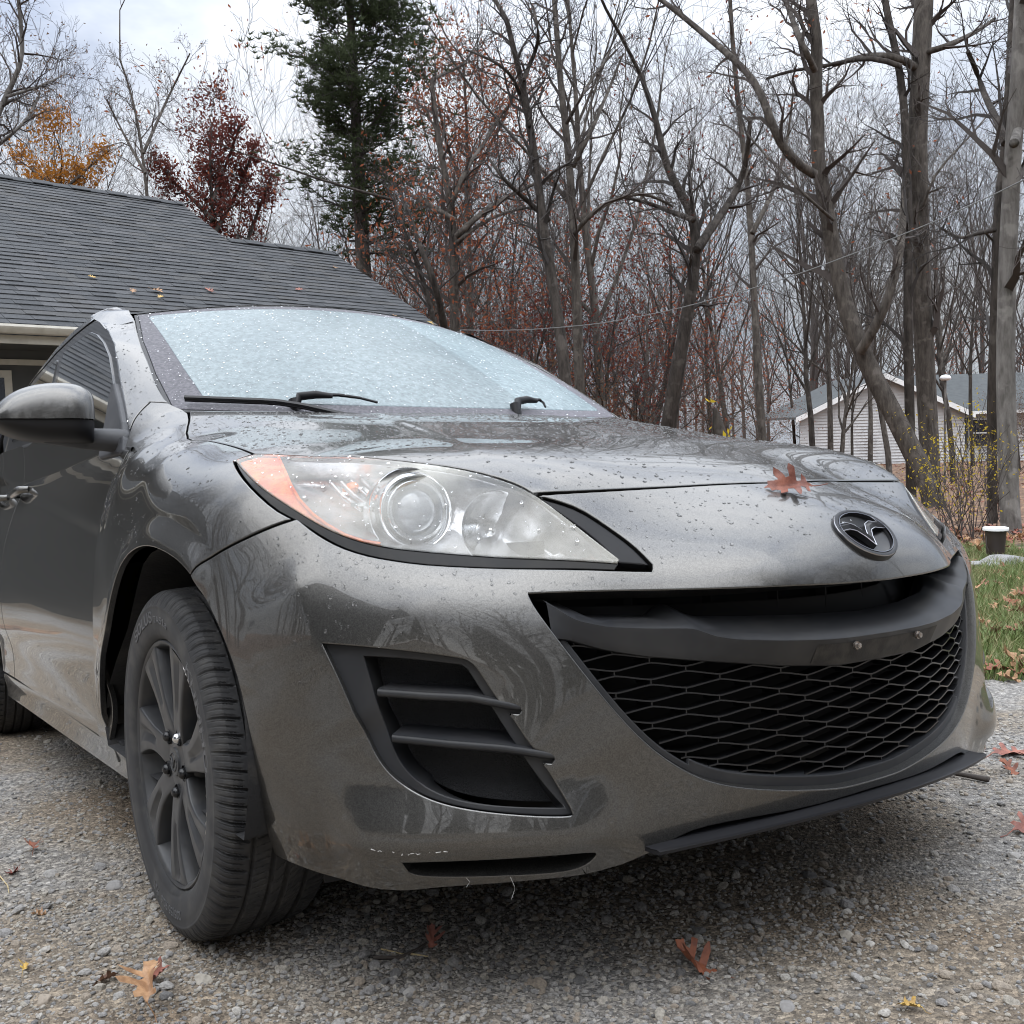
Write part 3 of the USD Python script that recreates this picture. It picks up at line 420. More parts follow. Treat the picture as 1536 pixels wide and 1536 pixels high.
# ---- fog bezels
fin = Polygon(smooth_ring(CU['fogin'], 2, .75)).buffer(0)
addp('fog_bezel', fog_poly.buffer(.001).difference(fin), 'black_trim', inset=.010, depth=.055, mir=True)
addp('fog_backing', fin.buffer(.006), 'fine_mesh_black', inset=.066, h=.012, mir=True)
for key in ('vane1', 'vane2'):
    base = CU[key]; n = 26; L = np.r_[0, np.cumsum(np.linalg.norm(np.diff(base, axis=0), axis=1))]; L /= L[-1]
    ln = np.stack([np.interp(np.linspace(0, 1.15, n), L, base[:, k], right=None) for k in (0, 1)], 1)
    e_ = base[-1]-base[-2]; e_ /= np.linalg.norm(e_); ex_ = np.linspace(0, .022, 6)[1:, None]*e_+base[-1]
    ln = np.vstack([np.stack([np.interp(np.linspace(0, 1, n), L, base[:, k]) for k in (0, 1)], 1), ex_]); n = len(ln)
    f_, N_ = lift_n(ln, .004, False); bk = lift(ln+[0, .010], .066, False); th_ = np.full(n, .0062); th_[-4:] = [.0060, .0055, .0042, .002]
    tt_ = np.linspace(0, 1, n); bk = bk*(1-sstep((tt_-.80)/.2)[:, None])+(f_-N_*.012)*sstep((tt_-.80)/.2)[:, None]
    up = np.array([0, 0, 1.0]); r = []
    for a_ in np.linspace(0, PI, 7): r.append(f_+up*(np.cos(a_)*th_)[:, None]+N_*(np.sin(a_)*th_*.9)[:, None])
    r = [bk+up*.001]+r+[bk-up*.006]
    mm = MB(); mm.grid(np.array(r)); q = mm.mesh()
    put('fog_vane', (q[0], q[1][:, ::-1]), 'black_trim', car, smooth=50); put('fog_vane', (q[0]*[1, -1, 1], q[1]), 'black_trim', car, smooth=50)
addp('slot_backing', slot_poly.buffer(.003), 'matt_black', inset=.07, h=.02, mir=True)
addp('headlight_trim', trim_poly.buffer(-GAP*.5), 'satin_black', inset=.004, mir=True)
# ---- scraped lower edge of the bumper
rr_ = np.random.default_rng(3); rl = CU['ridge'][2:5]; ts_ = np.sort(rr_.random(26)); sm_ = MB(); gg = []
for t_ in ts_: gg.append(np.array([np.interp(t_, [0, .5, 1], rl[:, k]) for k in (0, 1)]))
gg = np.array(gg)+np.column_stack([np.zeros(26), rr_.normal(.0005, .0008, 26)])
for i in range(0, 25):
    if rr_.random() < .62: sm_.tube(lift(np.vstack([gg[i], gg[i]*.35+gg[i+1]*.65]))+[0, 0, 0.0004], [.0005+.0006*rr_.random(), .0004], 4)
put('paint_scrape', sm_.mesh(), 'white_scuff', car, kind='stuff', label='short white scrapes along the lower corner of the bumper')
for px_, L_ in (((-.634, .222), .012), ((-.586, .222), .030)):
    b0 = np.array([fascia_x([px_[0]], [px_[1]])[0]+.022, px_[0], px_[1]-.006]); put('loose_thread', tube(np.array([b0, b0+[.004, .003, -.4*L_], b0+[-.001, .006, -.7*L_], b0+[.003, -.002, -L_]]), .00035, 4), 'white_scuff', car)
# ---- headlights
lens_poly = P_('lens', 2); gasket_poly = P_('gasket_outer', 1)
def bowl(poly, dmax, w):
    bd = poly.boundary
    def f(c):
        d = shapely.distance(shapely.points(c), bd)*1.6
        return lift(c, .012+dmax*(1-np.exp(-d/w))[:] if False else 0.012, False)-(unchart(c))*(dmax*(1-np.exp(-d/w)))[:, None]
    return f
hlb = lens_poly.buffer(-.002)
V, F, N = panel(hlb, lambda c: surf_n(bowl(hlb, .085, .022), c), .006, depth=.004)
for s_ in (-1, 1):
    q = ((V, F), N) if s_ < 0 else (mirror((V, F)), N*[1, -1, 1]); hl = put('headlight', q[0], 'reflector', car, normals=q[1])
    fl = (lambda m_: m_) if s_ < 0 else mirror
    v_, f_, n_ = panel(lens_poly, master(.002, False), HH, depth=.004); put('lens', fl((v_, f_)), 'lens_plastic', hl, normals=n_*[1, -s_ if s_ > 0 else 1, 1])
    v_, f_, n_ = panel(gasket_poly.buffer(-GAP*.3).difference(lens_poly), master(.005, False), HH*.8, depth=.03, edge=.0006); put('gasket', fl((v_, f_)), 'gasket_black', hl, normals=n_*[1, -s_ if s_ > 0 else 1, 1])
    v_, f_, n_ = panel(Polygon(CU['amber']).buffer(0).intersection(lens_poly.buffer(-.001)), master(.011, False), HH*.8, depth=.02); put('side_reflector', fl((v_, f_)), 'amber', hl, normals=n_*[1, -s_ if s_ > 0 else 1, 1])
    fwd = np.array([.97, -.12, .05]); fwd /= np.linalg.norm(fwd)
    def lathe(c, prof, n=40):
        a_ = np.cross(fwd, [0, 0, 1]); a_ /= np.linalg.norm(a_); b_ = np.cross(a_, fwd); t_ = np.linspace(0, 2*PI, n, endpoint=False)
        return (lambda m_: (m_.grid(np.array([[c+r_*(np.cos(x)*a_+np.sin(x)*b_)+z_*fwd for x in t_] for r_, z_ in prof]), closed_v=True), m_.mesh())[1])(MB())
    pc = lift(CU['proj'][:1], .035, False)[0]
    put('projector_ring', fl(lathe(pc, [(.060, -.05), (.062, -.012), (.060, -.008), (.054, -.012), (.050, -.022), (.049, -.008), (.047, -.003), (.043, -.004), (.038, -.016), (.0365, -.02)])), 'chrome', hl, smooth=40)
    put('projector_lens', fl(lathe(pc, [(.038, -.024), (.036, -.016), (.030, -.008), (.02, -.002), (.01, .0015), (.0005, .0025)])), 'projector_glass', hl, smooth=True)
    bc = lift(CU['bowl2'][:1], .05, False)[0]
    put('high_beam_bowl', fl(lathe(bc, [(.062, .0), (.060, -.001), (.056, -.010), (.047, -.025), (.033, -.04), (.018, -.05), (.012, -.05), (.011, -.03), (.006, -.022), (.0005, -.02)])), 'chrome', hl, smooth=40)
    put('lamp_shroud', fl(lathe(pc, [(.0710, -.06), (.0725, -.034), (.0710, -.030), (.0690, -.034), (.0680, -.06)])), 'chrome', hl, smooth=40)
    for k in range(7):
        q0, q1 = lift(np.array([CU['amber'][3]+[.028+.011*k, -.010-.002*k], CU['amber'][6]+[.035+.012*k, .012-.004*k]]), .060, False); put('reflector_flute', fl(tube(np.array([q0, (q0+q1)/2+[-.012, .0, .0], q1]), .0042, 6)), 'reflector', hl, smooth=True)
    rimc = lift(CU['amber'][2:11]*1.0, .008, False); put('amber_rim', fl(tube(rimc, .0028, 6)), 'amber', hl, smooth=True)
    ts = lift(CU['amber'][4:5]+[.045, .006], .065, False)[0]
    put('turn_bulb', fl(lathe(ts, [(.011, -.03), (.011, -.005), (.008, .003), (.0005, .006)], 16)), 'amber', hl, smooth=True)
    for k in range(2):
        rl = lift(np.array([CU['amber'][5]+[.035+.03*k, -.004-.012*k], CU['amber'][6]+[.06+.03*k, .002-.012*k]]), .05+.006*k, False)
        bxx = MB().box(rl.mean(0), (.03, .07, .006)).mesh(); put('reflector_step', fl(bxx), 'chrome', hl)
# ---- front lip, deflectors
ys_ = np.linspace(-.405, .405, 61); xs_ = .896-.55*ys_**2; endf = np.clip((.405-abs(ys_))/.12, 0, 1)**.6; zb = .254-.06*ys_**2-.075*abs(ys_)**2.2*1.0
lipg = []
for x, y, z, e_ in zip(xs_, ys_, zb, endf): lipg.append([(x-.12, y, z+.006), (x-.03*e_-.004, y, z+.002), (x-.006, y, z+.0035), (x, y, z+.0015), (x-.001, y, z-.003), (x-.006, y, z-.004), (x-.12, y, z-.002)])
m = MB(); m.grid(np.array(lipg))
for r_ in (np.array(lipg[0]), np.array(lipg[-1])): m.add(np.vstack([r_, r_.mean(0)]), [(i, i+1, 7) for i in range(6)]+[(6, 0, 7)])
q = m.mesh(); put('front_lip', (q[0], q[1]), 'satin_black', car, smooth=35)
for s_ in (-1, 1):
    m = MB(); m.box((.40, s_*.66, .195), (.010, .15, .06), trimesh.transformations.rotation_matrix(.18*s_, [0, 0, 1])[:3, :3]); put('air_deflector', m.mesh(), 'matt_black', car)

# ---- wheels
RT, YT = .316, .1045                                  # tyre radius, half width (axis along local y, outer face towards -y)
def tread_r(y, th, r):
    d = np.zeros_like(th*y); ay = abs(y)
    for g0, w in ((.014, .0042), (.050, .0046)): d += .0075*(1-sstep((abs(ay-g0)-w*.5)/.0022))
    ph = th*70/(2*PI)+ np.sign(y)*y*9
    def groove(ph, w): f = ph % 1.0; return 1-sstep((np.minimum(f, 1-f)-w)/.035)
    sh = sstep((ay-.055)/.003); mid = sstep((ay-.018)/.003)*(1-sstep((ay-.047)/.003)); cen = 1-sstep((ay-.011)/.002)
    d += .0050*groove(ph, .050)*sh+.0022*groove(ph*3+.5, .06)*sh*sstep((ay-.062)/.004)*(1-sstep((ay-.098)/.006))
    d += .0016*groove(ph*2+y*38, .07)*mid+.0026*groove(ph+.35+y*30, .055)*cen*.6
    return r-d*sstep((r-.285)/.012)
prof = [(.2215, -.087), (.226, -.095), (.234, -.1005), (.246, -.1035), (.258, -.1042), (.263, -.1050), (.272, -.1046), (.281, -.1032), (.2835, -.1044), (.2865, -.1042), (.290, -.1022), (.2955, -.0998), (.300, -.0970), (.3040, -.0938), (.3075, -.0900), (.3100, -.0860)]
prof += [(.3118-.0+.0042*(1-(y/.082)**2), y) for y in np.linspace(-.082, .082, 84)]
prof += [(r, -y) for r, y in prof[:16][::-1]]
prof = np.array(prof); NTH = 1320
th = np.linspace(0, 2*PI, NTH, endpoint=False)
Rg = tread_r(prof[:, 1][:, None]+0*th, th[None]+0*prof[:, :1], prof[:, :1]+0*th)
zc = Rg*np.cos(th); flat = np.where(zc < -.309, -.309+(zc+.309)*.25, zc)
tyre_m = MB(); tyre_m.grid(np.stack([Rg*np.sin(th), np.repeat(prof[:, 1:], NTH, 1), flat], -1), closed_v=True); tq = tyre_m.mesh(); tyre_mesh = (tq[0], tq[1][:, ::-1])
def arc_text(txt, r, a0, a1, bold=True, h=.016, y=-.1040):
    t = meshkit.text_mesh(txt, h, .0012, bold=bold); v = t.vertices.copy(); w = v[:, 0].max()-v[:, 0].min(); u = (v[:, 0]-v[:, 0].min())/w
    ang = math.radians(a0)+u*math.radians(a1-a0); rr = r+v[:, 1]*1.0
    X = np.stack([rr*np.sin(ang), y-v[:, 2]*.9+.0004-.0*rr, rr*np.cos(ang)], 1)
    f = t.faces; t2 = trimesh.Trimesh(X, f, process=False)
    return X, (f if t2.volume > 0 else f[:, ::-1])
letters = [arc_text('SOLUS', .256, -36, -6, h=.020, y=-.1046), arc_text('TA51a', .255, -4, 15, h=.012, y=-.1046), arc_text('KUMHO', .249, 42, 84, h=.018, y=-.1042), arc_text('205/55 R16', .257, 166, 193, h=.014, y=-.1046), arc_text('91T', .257, 196.5, 204, h=.014, y=-.1046)]
small = [arc_text('M+S  TUBELESS  RADIAL', .236, 168, 205, bold=False, h=.0065, y=-.1010)] if False else []
def lathe_y(prof, n=96):
    t_ = np.linspace(0, 2*PI, n, endpoint=False); m_ = MB()
    m_.grid(np.array([[(r*np.sin(x), y, r*np.cos(x)) for x in t_] for r, y in prof]), closed_v=True); q = m_.mesh(); return q[0], q[1][:, ::-1]
barrel = lathe_y([(.2035, -.060), (.2120, -.0885), (.2165, -.0925), (.2205, -.0945), (.2225, -.0925), (.2225, -.086), (.214, -.082)] [::-1]+[(.2035, -.060), (.197, -.045), (.193, .01), (.190, .08)], 128)
SP = 7; SP0 = math.radians(21)
def spoke(a):
    n = 26; rr = np.linspace(.040, .2125, n)
    w = np.interp(rr, [.04, .06, .085, .12, .15, .18, .2125], [.024, .026, .0235, .0245, .030, .039, .050])
    yc = np.interp(rr, [.04, .07, .11, .16, .20, .2125], [-.0795, -.0850, -.0895, -.0925, -.0930, -.0920])
    off = .010*np.sin((rr-.04)/.1725*PI)                # the slight twist of each spoke
    cs = [(-1.15, .050), (-1.08, .020), (-1.0, .0035), (-.90, .0), (-.50, .0), (-.40, .0008), (-.05, .0072), (.12, .0078), (.35, .0010), (.45, 0), (.90, 0), (1.0, .0035), (1.08, .020), (1.15, .050)]
    m_ = MB(); G = []
    for u, dy in cs:
        gr = sstep((rr-.10)/.03)*(1-sstep((rr-.195)/.02)) if .0005 < dy < .009 and abs(u) < .6 else 1.0
        x = u*w+off; G.append(np.stack([x*math.cos(a)+rr*math.sin(a), yc+dy*gr, -x*math.sin(a)+rr*math.cos(a)], 1))
    m_.grid(np.array(G)); q = m_.mesh(); return q[0], q[1][:, ::-1]
hub = lathe_y([(.0005, -.082), (.030, -.082), (.036, -.0812), (.046, -.0805), (.056, -.0795), (.066, -.074), (.074, -.06), (.078, -.03)], 64)
cap_ = lathe_y([(.0005, -.0865), (.022, -.0865), (.0255, -.0855), (.0265, -.081)], 40)
caplogo = MB()
for sgn in (-1, 1):
    caplogo.tube([(0, -.0872, -.011), (sgn*.004, -.0872, -.002), (sgn*.010, -.0872, .006), (sgn*.0175, -.0872, .0085)], .0013, 5)
tt_ = np.linspace(0, 2*PI, 33); caplogo.tube(np.stack([.019*np.sin(tt_), np.full(33, -.0868), .0165*np.cos(tt_)], 1), .0013, 5, False)
pocket = lathe_y([(.0145, -.085), (.0140, -.055), (.0005, -.055)], 20)
def hexnut():
    b = trimesh.creation.cylinder(.0105, .020, sections=6); c = trimesh.creation.icosphere(2, .0098); c.apply_translation([0, 0, .0085])
    t = trimesh.util.concatenate([b, c]); t.apply_transform(trimesh.transformations.rotation_matrix(PI/2, [1, 0, 0])); t.apply_translation([0, -.066, 0]); return t.vertices, t.faces
def make_wheel(loc, side, first):
    w = UsdGeom.Xform.Define(stage, free(str(car.GetPath())+'/wheel'))
    w.AddTranslateOp().Set(Gf.Vec3d(*loc))
    if side > 0: w.AddRotateZOp().Set(180.0)
    w.AddRotateYOp().Set(0.0 if first is None else float(rng.uniform(0, 300)))
    if first is not None: w.GetPrim().GetReferences().AddInternalReference(first.GetPath()); w.GetPrim().SetInstanceable(True); return w.GetPrim()
    p = w.GetPrim()
    put('tyre', tyre_mesh, 'tyre_rubber', p, smooth=38)
    for L in letters: put('tyre_lettering', L, 'tyre_letter', p)
    put('rim', barrel, 'wheel_black', p, smooth=40)
    for k in range(SP): put('spoke', spoke(SP0+k*2*PI/SP), 'wheel_black', p, smooth=42)
    put('hub', hub, 'wheel_black', p, smooth=50); put('centre_cap', cap_, 'wheel_black', p, smooth=40); put('cap_emblem', caplogo.mesh(), 'wheel_black', p, smooth=True)
    for k in range(5):
        a = math.radians(31)+k*2*PI/5; off = np.array([.0545*math.sin(a), 0, .0545*math.cos(a)]); v, f = hexnut(); put('lug_nut', (v+off+[0, -.010, 0], f), 'chrome' if k == 0 else 'gloss_black', p, smooth=30)
        put('lug_pocket', ((pocket[0]*[1, 1, 1])+off+[0, .0008, 0], pocket[1]), 'matt_black', p, smooth=40)
    a = math.radians(190); put('valve', tube(np.array([[.188*math.sin(a), -.050, .188*math.cos(a)], [.178*math.sin(a), -.072, .178*math.cos(a)], [.176*math.sin(a), -.080, .176*math.cos(a)]]), [.0045, .004, .003], 8), 'satin_black', p, smooth=40)
    put('brake_disc', lathe_y([(.06, -.02), (.07, -.005), (.139, -.005), (.139, .018), (.06, .018)], 64), 'brake_steel', p, smooth=40)
    cal = trimesh.creation.box((.07, .07, .15)); cal.apply_translation([.125, .005, .01]); put('brake_caliper', cal, 'dark_steel', p)
    chip = MB()                                         # kerbed bare-metal edge of the rim flange
    for a0, a1, n_ in ((64, 96, 28), (33, 46, 12), (101, 113, 9)):
        aa = np.radians(np.linspace(a0, a1, n_)); chip.tube(np.stack([.2208*np.sin(aa), -.0945+.0006*np.sin(aa*90), .2208*np.cos(aa)], 1), .0013+.0008*abs(np.sin(aa*41)), 5)
    put('scuffed_rim_edge', chip.mesh(), 'bare_metal', p, smooth=True, label='scuffed bare metal edge of the black rim')
    return p
w0 = make_wheel((0, -.765, .312), -1, None); make_wheel((0, .765, .312), 1, w0)
make_wheel((-2.64, -.765, .312), -1, w0); make_wheel((-2.64, .765, .312), 1, w0)
for s_ in (-1, 1):
    for xw in (0, -2.64):
        t_ = np.radians(np.linspace(-8, 192, 60)); yy = [-.845, -.80, -.70, -.56]
        ap = np.vstack([lift(CU['arch'][:-1]), lift(CU['archfront'][1:])])*[1, 1, 1]; ap = ap[np.argsort(np.arctan2(ap[:, 2]-.312, ap[:, 0]+(0 if True else 0)))][::-1]
        m = MB()
        if xw == 0: m.grid(np.array([[(q_[0]*(1-.0*k_), y, q_[2]+.004*k_) for q_ in ap] for k_, y in enumerate((-.845, -.80, -.70, -.56))]))
        else: m.grid(np.array([[(xw+(.378+.006*math.sin(40*a))*math.cos(a), y, .312+(.385+.006*math.sin(40*a))*math.sin(a)) for a in t_] for y in yy])); m.box((xw, -.545, .46), (.80, .02, .56))
        q = m.mesh(); q = (q[0], q[1]) if s_ < 0 else (q[0]*[1, -1, 1], q[1][:, ::-1]); put('wheel_arch_liner', q, 'liner_black', car, smooth=40)
put('underbody', MB().box((-1.15, 0, .235), (3.4, 1.1, .03)).box((.55, 0, .30), (.35, 1.0, .10)).mesh(), 'matt_black', car)

# ---- sides: y(x, z) continues the fender profile backwards
zs_ = np.linspace(.20, .945, 40)
def side_prof():
    y = np.full(zs_.shape, -.9)
    lo_ = np.full(40, -.6); hi_ = np.full(40, -1.0)
    for _ in range(26):
        mid = (lo_+hi_)/2; Q = np.stack([np.full(40, -.52), mid, zs_], 1)-O; q = np.linalg.norm(Q, axis=1); ins = q < RBF(Q/q[:, None])
        lo_ = np.where(ins, mid, lo_); hi_ = np.where(ins, hi_, mid)
    return (lo_+hi_)/2
SPF = side_prof()
def side_y(x, z):
    y = np.interp(z, zs_, SPF); zl = .765-.122*(x+.46)             # the rising shoulder line
    y = y+.009*sstep((zl-z)/.05+.0)*(1-sstep((zl-z-.10)/.22))      # hollow under it
    y = y-.004*np.exp(-((z-zl-.004)/.030)**2)
    y = y+.010*np.exp(-((z-.36+.02*(x+.5))/.06)**2)-.006*np.exp(-((z-.27)/.03)**2)
    up = sstep((z-.80)/.16)*.10*np.clip(-(x+.5)/2.2, 0, 1)
    y = y-up*0.0+.03*sstep((-x-2.2)/1.6)
    d = abs(np.hypot(x+2.64, z-.312)-.385); y = y-.012*(1-sstep(d/.06))*sstep((z-.2)/.1)
    return y
def side(inset=0.0):
    def f(c): return np.stack([c[:, 0], side_y(c[:, 0], c[:, 1])+inset, c[:, 1]], 1)
    return lambda c: surf_n(f, c)
def gl_y(x, z): return -(.78-.25*(z-.93))+.012*sstep((-x-.8)/1.0)*0+.05*sstep((-x-2.6)/1.2)
def glass_s(inset=0.0):
    def f(c): return np.stack([c[:, 0], gl_y(c[:, 0], c[:, 1])+inset, c[:, 1]], 1)
    return lambda c: surf_n(f, c)
ds = [(-.562, .262), (-.545, .30), (-.515, .38), (-.500, .47), (-.492, .60), (-.485, .75), (-.47, .86), (-.47, .925)]
belt = lambda x: .926+.135*min(max(-x-.47, 0), 1.0)+.04*min(max(-x-1.47, 0), 1.6)
fd = Polygon(ds+[(x, belt(x)) for x in (-.8, -1.1, -1.47, -1.95)]+[(-1.95, .60), (-1.93, .285)]).buffer(-.0018)
rd = Polygon([(-1.935, .285), (-1.955, .60), (-1.955, belt(-1.955)), (-2.0, belt(-2.0)), (-2.45, belt(-2.45)), (-2.42, .80), (-2.32, .68), (-2.24, .50), (-2.20, .285)]).buffer(-.0018)
rq = Polygon([(-2.455, belt(-2.455)), (-3.1, 1.10), (-3.45, 1.06), (-3.5, .70), (-3.48, .30), (-3.06, .26)]+[(-2.64+.385*math.cos(a), .312+.385*math.sin(a)) for a in np.radians(np.linspace(0, 172, 26))]+[(-2.99, .30)][:0]+[(-2.245, .48), (-2.325, .685), (-2.425, .80)]).buffer(0).buffer(-.0018)
kw = dict(h=.013, edge=.002, drop=.0014, mir=True)
addp('front_door', fd, 'car_paint', surf=side(), **kw); addp('rear_door', rd, 'car_paint', surf=side(), **kw)
addp('rear_quarter_panel', rq, 'car_paint', surf=side(), **kw)
addp('sill', Polygon([(-.40, .205), (-.445, .24), (-.56, .256), (-1.47, .279), (-2.20, .279), (-2.25, .19), (-.5, .19)]), 'car_paint', surf=side(.004), **kw)
addp('sill_strip', Polygon([(-.50, .252), (-2.2, .276), (-2.2, .292), (-.52, .268)]), 'matt_black', surf=side(.016), **kw)
for s_ in (-1, 1):
    for xh in (-1.85, -2.36):
        zh = .91; X, N = side()(np.array([[xh, zh]])); c0 = X[0]
        n_ = 14; u = np.linspace(-1, 1, n_); P_h = np.stack([c0[0]+.105*u, c0[1]-.028*(1-abs(u)**4)**.5*1.0-.004, zh-.012*u*0+.004*u], 1)
        v, f = tube(P_h, .0125*(1-.35*abs(u)**3), 10); v[:, 2] = zh+(v[:, 2]-zh)*1.25
        put('door_handle', (v, f) if s_ < 0 else (v*[1, -1, 1], f[:, ::-1]), 'car_paint', car, smooth=60)
# ---- greenhouse
def W(c):
    s, t = c[:, 0], c[:, 1]
    b = np.stack([-.28-.245*s**2, .666*s, 1.0+.035*s**2], -1); u = np.stack([-1.07-.105*s**2, .577*s, 1.43-.04*s**2], -1)
    p = b*(1-t)[:, None]+u*t[:, None]; p[:, 2] += .07*t*(1-t)
    return p
def Wn(inset=0.0):
    def f(c):
        X, N = surf_n(W, c, 2e-3); N = np.where(N[:, 2:] < 0, -N, N); return X-inset*N, N
    return f
def rrect(x0, y0, x1, y1, r): return Polygon([(x0+r, y0+r), (x1-r, y0+r), (x1-r, y1-r), (x0+r, y1-r)]).buffer(r)
def wpanel(name, poly, mat, inset=0.0, **k):
    V, F, N = panel(poly, Wn(inset), .035, edge=.004, **k); put(name, (V, F), mat, car, normals=N)
wo = Polygon([(-1.012, -.03), (1.012, -.03), (1.03, .25), (1.03, .6), (1.0, .985), (-1.0, .985), (-1.03, .6), (-1.03, .25)])
wi = Polygon([(-.90, .03), (.90, .03), (.925, .3), (.94, .6), (.955, .94), (-.955, .94), (-.94, .6), (-.925, .3)]).buffer(-.03).buffer(.03)
wpanel('windshield', wi, 'windshield_glass', .0015, depth=.006)
wpanel('windshield_border', wo.buffer(-.008).difference(wi), 'frit_glass', .0015, depth=.006)
wpanel('windshield_seal', wo.buffer(.010).difference(wo.buffer(-.006)), 'rubber_black', .002, depth=.02)
st = [(-1.5, 1.463, .632, .040), (-1.8, 1.468, .630, .044), (-2.2, 1.456, .622, .046), (-2.6, 1.425, .605, .046), (-3.0, 1.375, .58, .046), (-3.25, 1.325, .56, .05), (-3.40, 1.25, .55, .05), (-3.50, 1.14, .57, .05), (-3.50, 1.07, .70, .04)]
ss = np.linspace(-1, 1, 41); G = [W(np.stack([ss, np.full(41, .992)], 1)), W(np.stack([ss, np.full(41, 1.02)], 1))+[-.012, 0, -.001]]
e1_, e2_ = np.linspace(0, 1, 3)[1:2], None
for x, zc_, hw, dr in st: G.append(np.stack([np.full(41, x)+.0*ss, ss*hw, zc_-dr*ss**2*.55-dr*.45*abs(ss)**6], 1))
G = np.array(G); A0, A1 = G[1], G[2]
mids = [A0*(1-k)+A1*k+np.array([0, 0, 1.0])*(.010*4*k*(1-k))*(1-.3*ss[:, None]**2) for k in (.25, .5, .75)]
G = np.concatenate([G[:2], np.array(mids), G[2:]])
m = MB(); m.grid(G); q = m.mesh(); put('roof', (q[0], q[1]), 'car_paint', car, smooth=60)
for s_ in (-1, 1):                                   # cant rail between roof and door glass
    xs2 = [-1.09, -1.195, -1.30, -1.42, -1.6, -1.9, -2.3, -2.7, -3.0, -3.3, -3.5]
    top = [(x, -(np.interp(-x, [1.09, 1.18, 1.3, 1.5, 1.8, 2.2, 2.6, 3.0, 3.25, 3.4, 3.5], [.606, .590, .60, .632, .63, .622, .605, .58, .56, .55, .57])), np.interp(-x, [1.09, 1.18, 1.3, 1.42, 1.5, 1.8, 2.2, 2.6, 3.0, 3.25, 3.4, 3.5], [1.349, 1.398, 1.430, 1.426, 1.423, 1.424, 1.41, 1.379, 1.329, 1.275, 1.2, 1.09])) for x in xs2]
    botz = [1.322, 1.362, 1.393, 1.398, 1.402, 1.398, 1.372, 1.325, 1.27, 1.19, 1.05]
    bot = [(x, gl_y(np.array(x), z)-.002, z) for x, z in zip(xs2, botz)]
    g_ = []
    for t_, b_ in zip(np.array(top), np.array(bot)):
        kb = min(1.0, len(g_)*.5); g_.append([t_, t_*.75+b_*.25+[0, -.010*kb, .006*kb], t_*.4+b_*.6+[0, -.012*kb, .006*kb], b_, b_+[0, .02, -.004]])
    m = MB(); m.grid(np.array(g_)); q = m.mesh(); q = (q[0], q[1]) if s_ < 0 else (q[0]*[1, -1, 1], q[1][:, ::-1]); put('roof_rail', q, 'car_paint', car, smooth=60)
win = Polygon([(-.541, .930), (-.575, .998), (-.659, 1.059), (-.767, 1.131), (-.834, 1.182), (-.932, 1.25), (-1.056, 1.31), (-1.184, 1.357), (-1.30, 1.387), (-1.42, 1.393), (-1.6, 1.397), (-1.9, 1.393), (-2.3, 1.367), (-2.7, 1.32), (-2.95, 1.26), (-2.92, 1.19), (-2.75, 1.125), (-2.4, 1.108), (-1.47, 1.066), (-.8, .974)]).buffer(0)
addp('window_frame', win.buffer(.002), 'frame_black', surf=glass_s(0), h=.03, edge=.003, drop=.003, depth=.03, mir=True)
inner = win.buffer(-.032).buffer(-.02).buffer(.02)
fw_ = inner.intersection(Polygon([(-.74, .5), (-1.42, .5), (-1.48, 1.6), (-.6, 1.6)])); fw_ = inner.intersection(Polygon([(-.70, .5), (-1.66, .5), (-1.755, 1.6), (-.70, 1.6)]))
rw_ = inner.intersection(Polygon([(-1.76, .5), (-2.42, .5), (-2.60, 1.6), (-1.86, 1.6)]))
addp('door_window', fw_.buffer(-.012).buffer(.012), 'dark_glass', surf=glass_s(-.004), h=.03, edge=.002, drop=.001, depth=.01, mir=True)
addp('door_window', rw_.buffer(-.012).buffer(.012), 'dark_glass', surf=glass_s(-.004), h=.03, edge=.002, drop=.001, depth=.01, mir=True)
addp('belt_strip', Polygon([(-.50, .926), (-1.5, .949), (-2.7, .983), (-2.7, .972), (-1.5, .934), (-.50, .912)]), 'rubber_black', surf=lambda c: (lambda X, N: (X, N))(*side(-.006)(np.stack([c[:, 0], np.minimum(c[:, 1], .944)+0*c[:, 0]], 1))), h=.03, mir=True, depth=.03) if False else None
sh = []
for x in np.linspace(-.46, -3.45, 60):                 # shoulder between door skin and glass
    zb_ = min(belt(x), 1.12); ya = float(side_y(np.array(x), np.array(min(zb_-.002, .945)))); yb_ = float(gl_y(np.array(x), zb_+.004))
    sh.append([(x, ya+.004, zb_-.012), (x, ya+.003, zb_-.002), (x, (ya+yb_)/2, zb_+.003), (x, yb_-.003, zb_+.004), (x, yb_+.02, zb_+.0)])
m = MB(); m.grid(np.array(sh)); q = m.mesh()
put('belt_moulding', q, 'rubber_black', car, smooth=50); put('belt_moulding', (q[0]*[1, -1, 1], q[1][:, ::-1]), 'rubber_black', car, smooth=50)
# cabin interior, cowl
put('floor_pan', MB().box((-1.37, 0, .45), (1.86, 1.50, .44)).mesh(), 'matt_black', car)
put('cabin', MB().box((-1.9, 0, .80), (2.2, 1.30, .25)).box((-1.05, 0, .93), (.5, 1.3, .05)).box((-1.75, .36, 1.02), (.14, .46, .55)).box((-1.75, -.36, 1.02), (.14, .46, .55)).mesh(), 'matt_black', car)
cg = []
for y in np.linspace(-.645, .645, 30):
    xw_ = -.28-.245*(y/.666)**2; cg.append([(xw_+.20, y, .94), (xw_+.07, y, .968), (xw_+.01, y, .988+.03*(y/.69)**2), (xw_-.02, y, .998+.03*(y/.69)**2)])
m = MB(); m.grid(np.array(cg)); q = m.mesh(); put('cowl', q, 'satin_black', car, smooth=40)
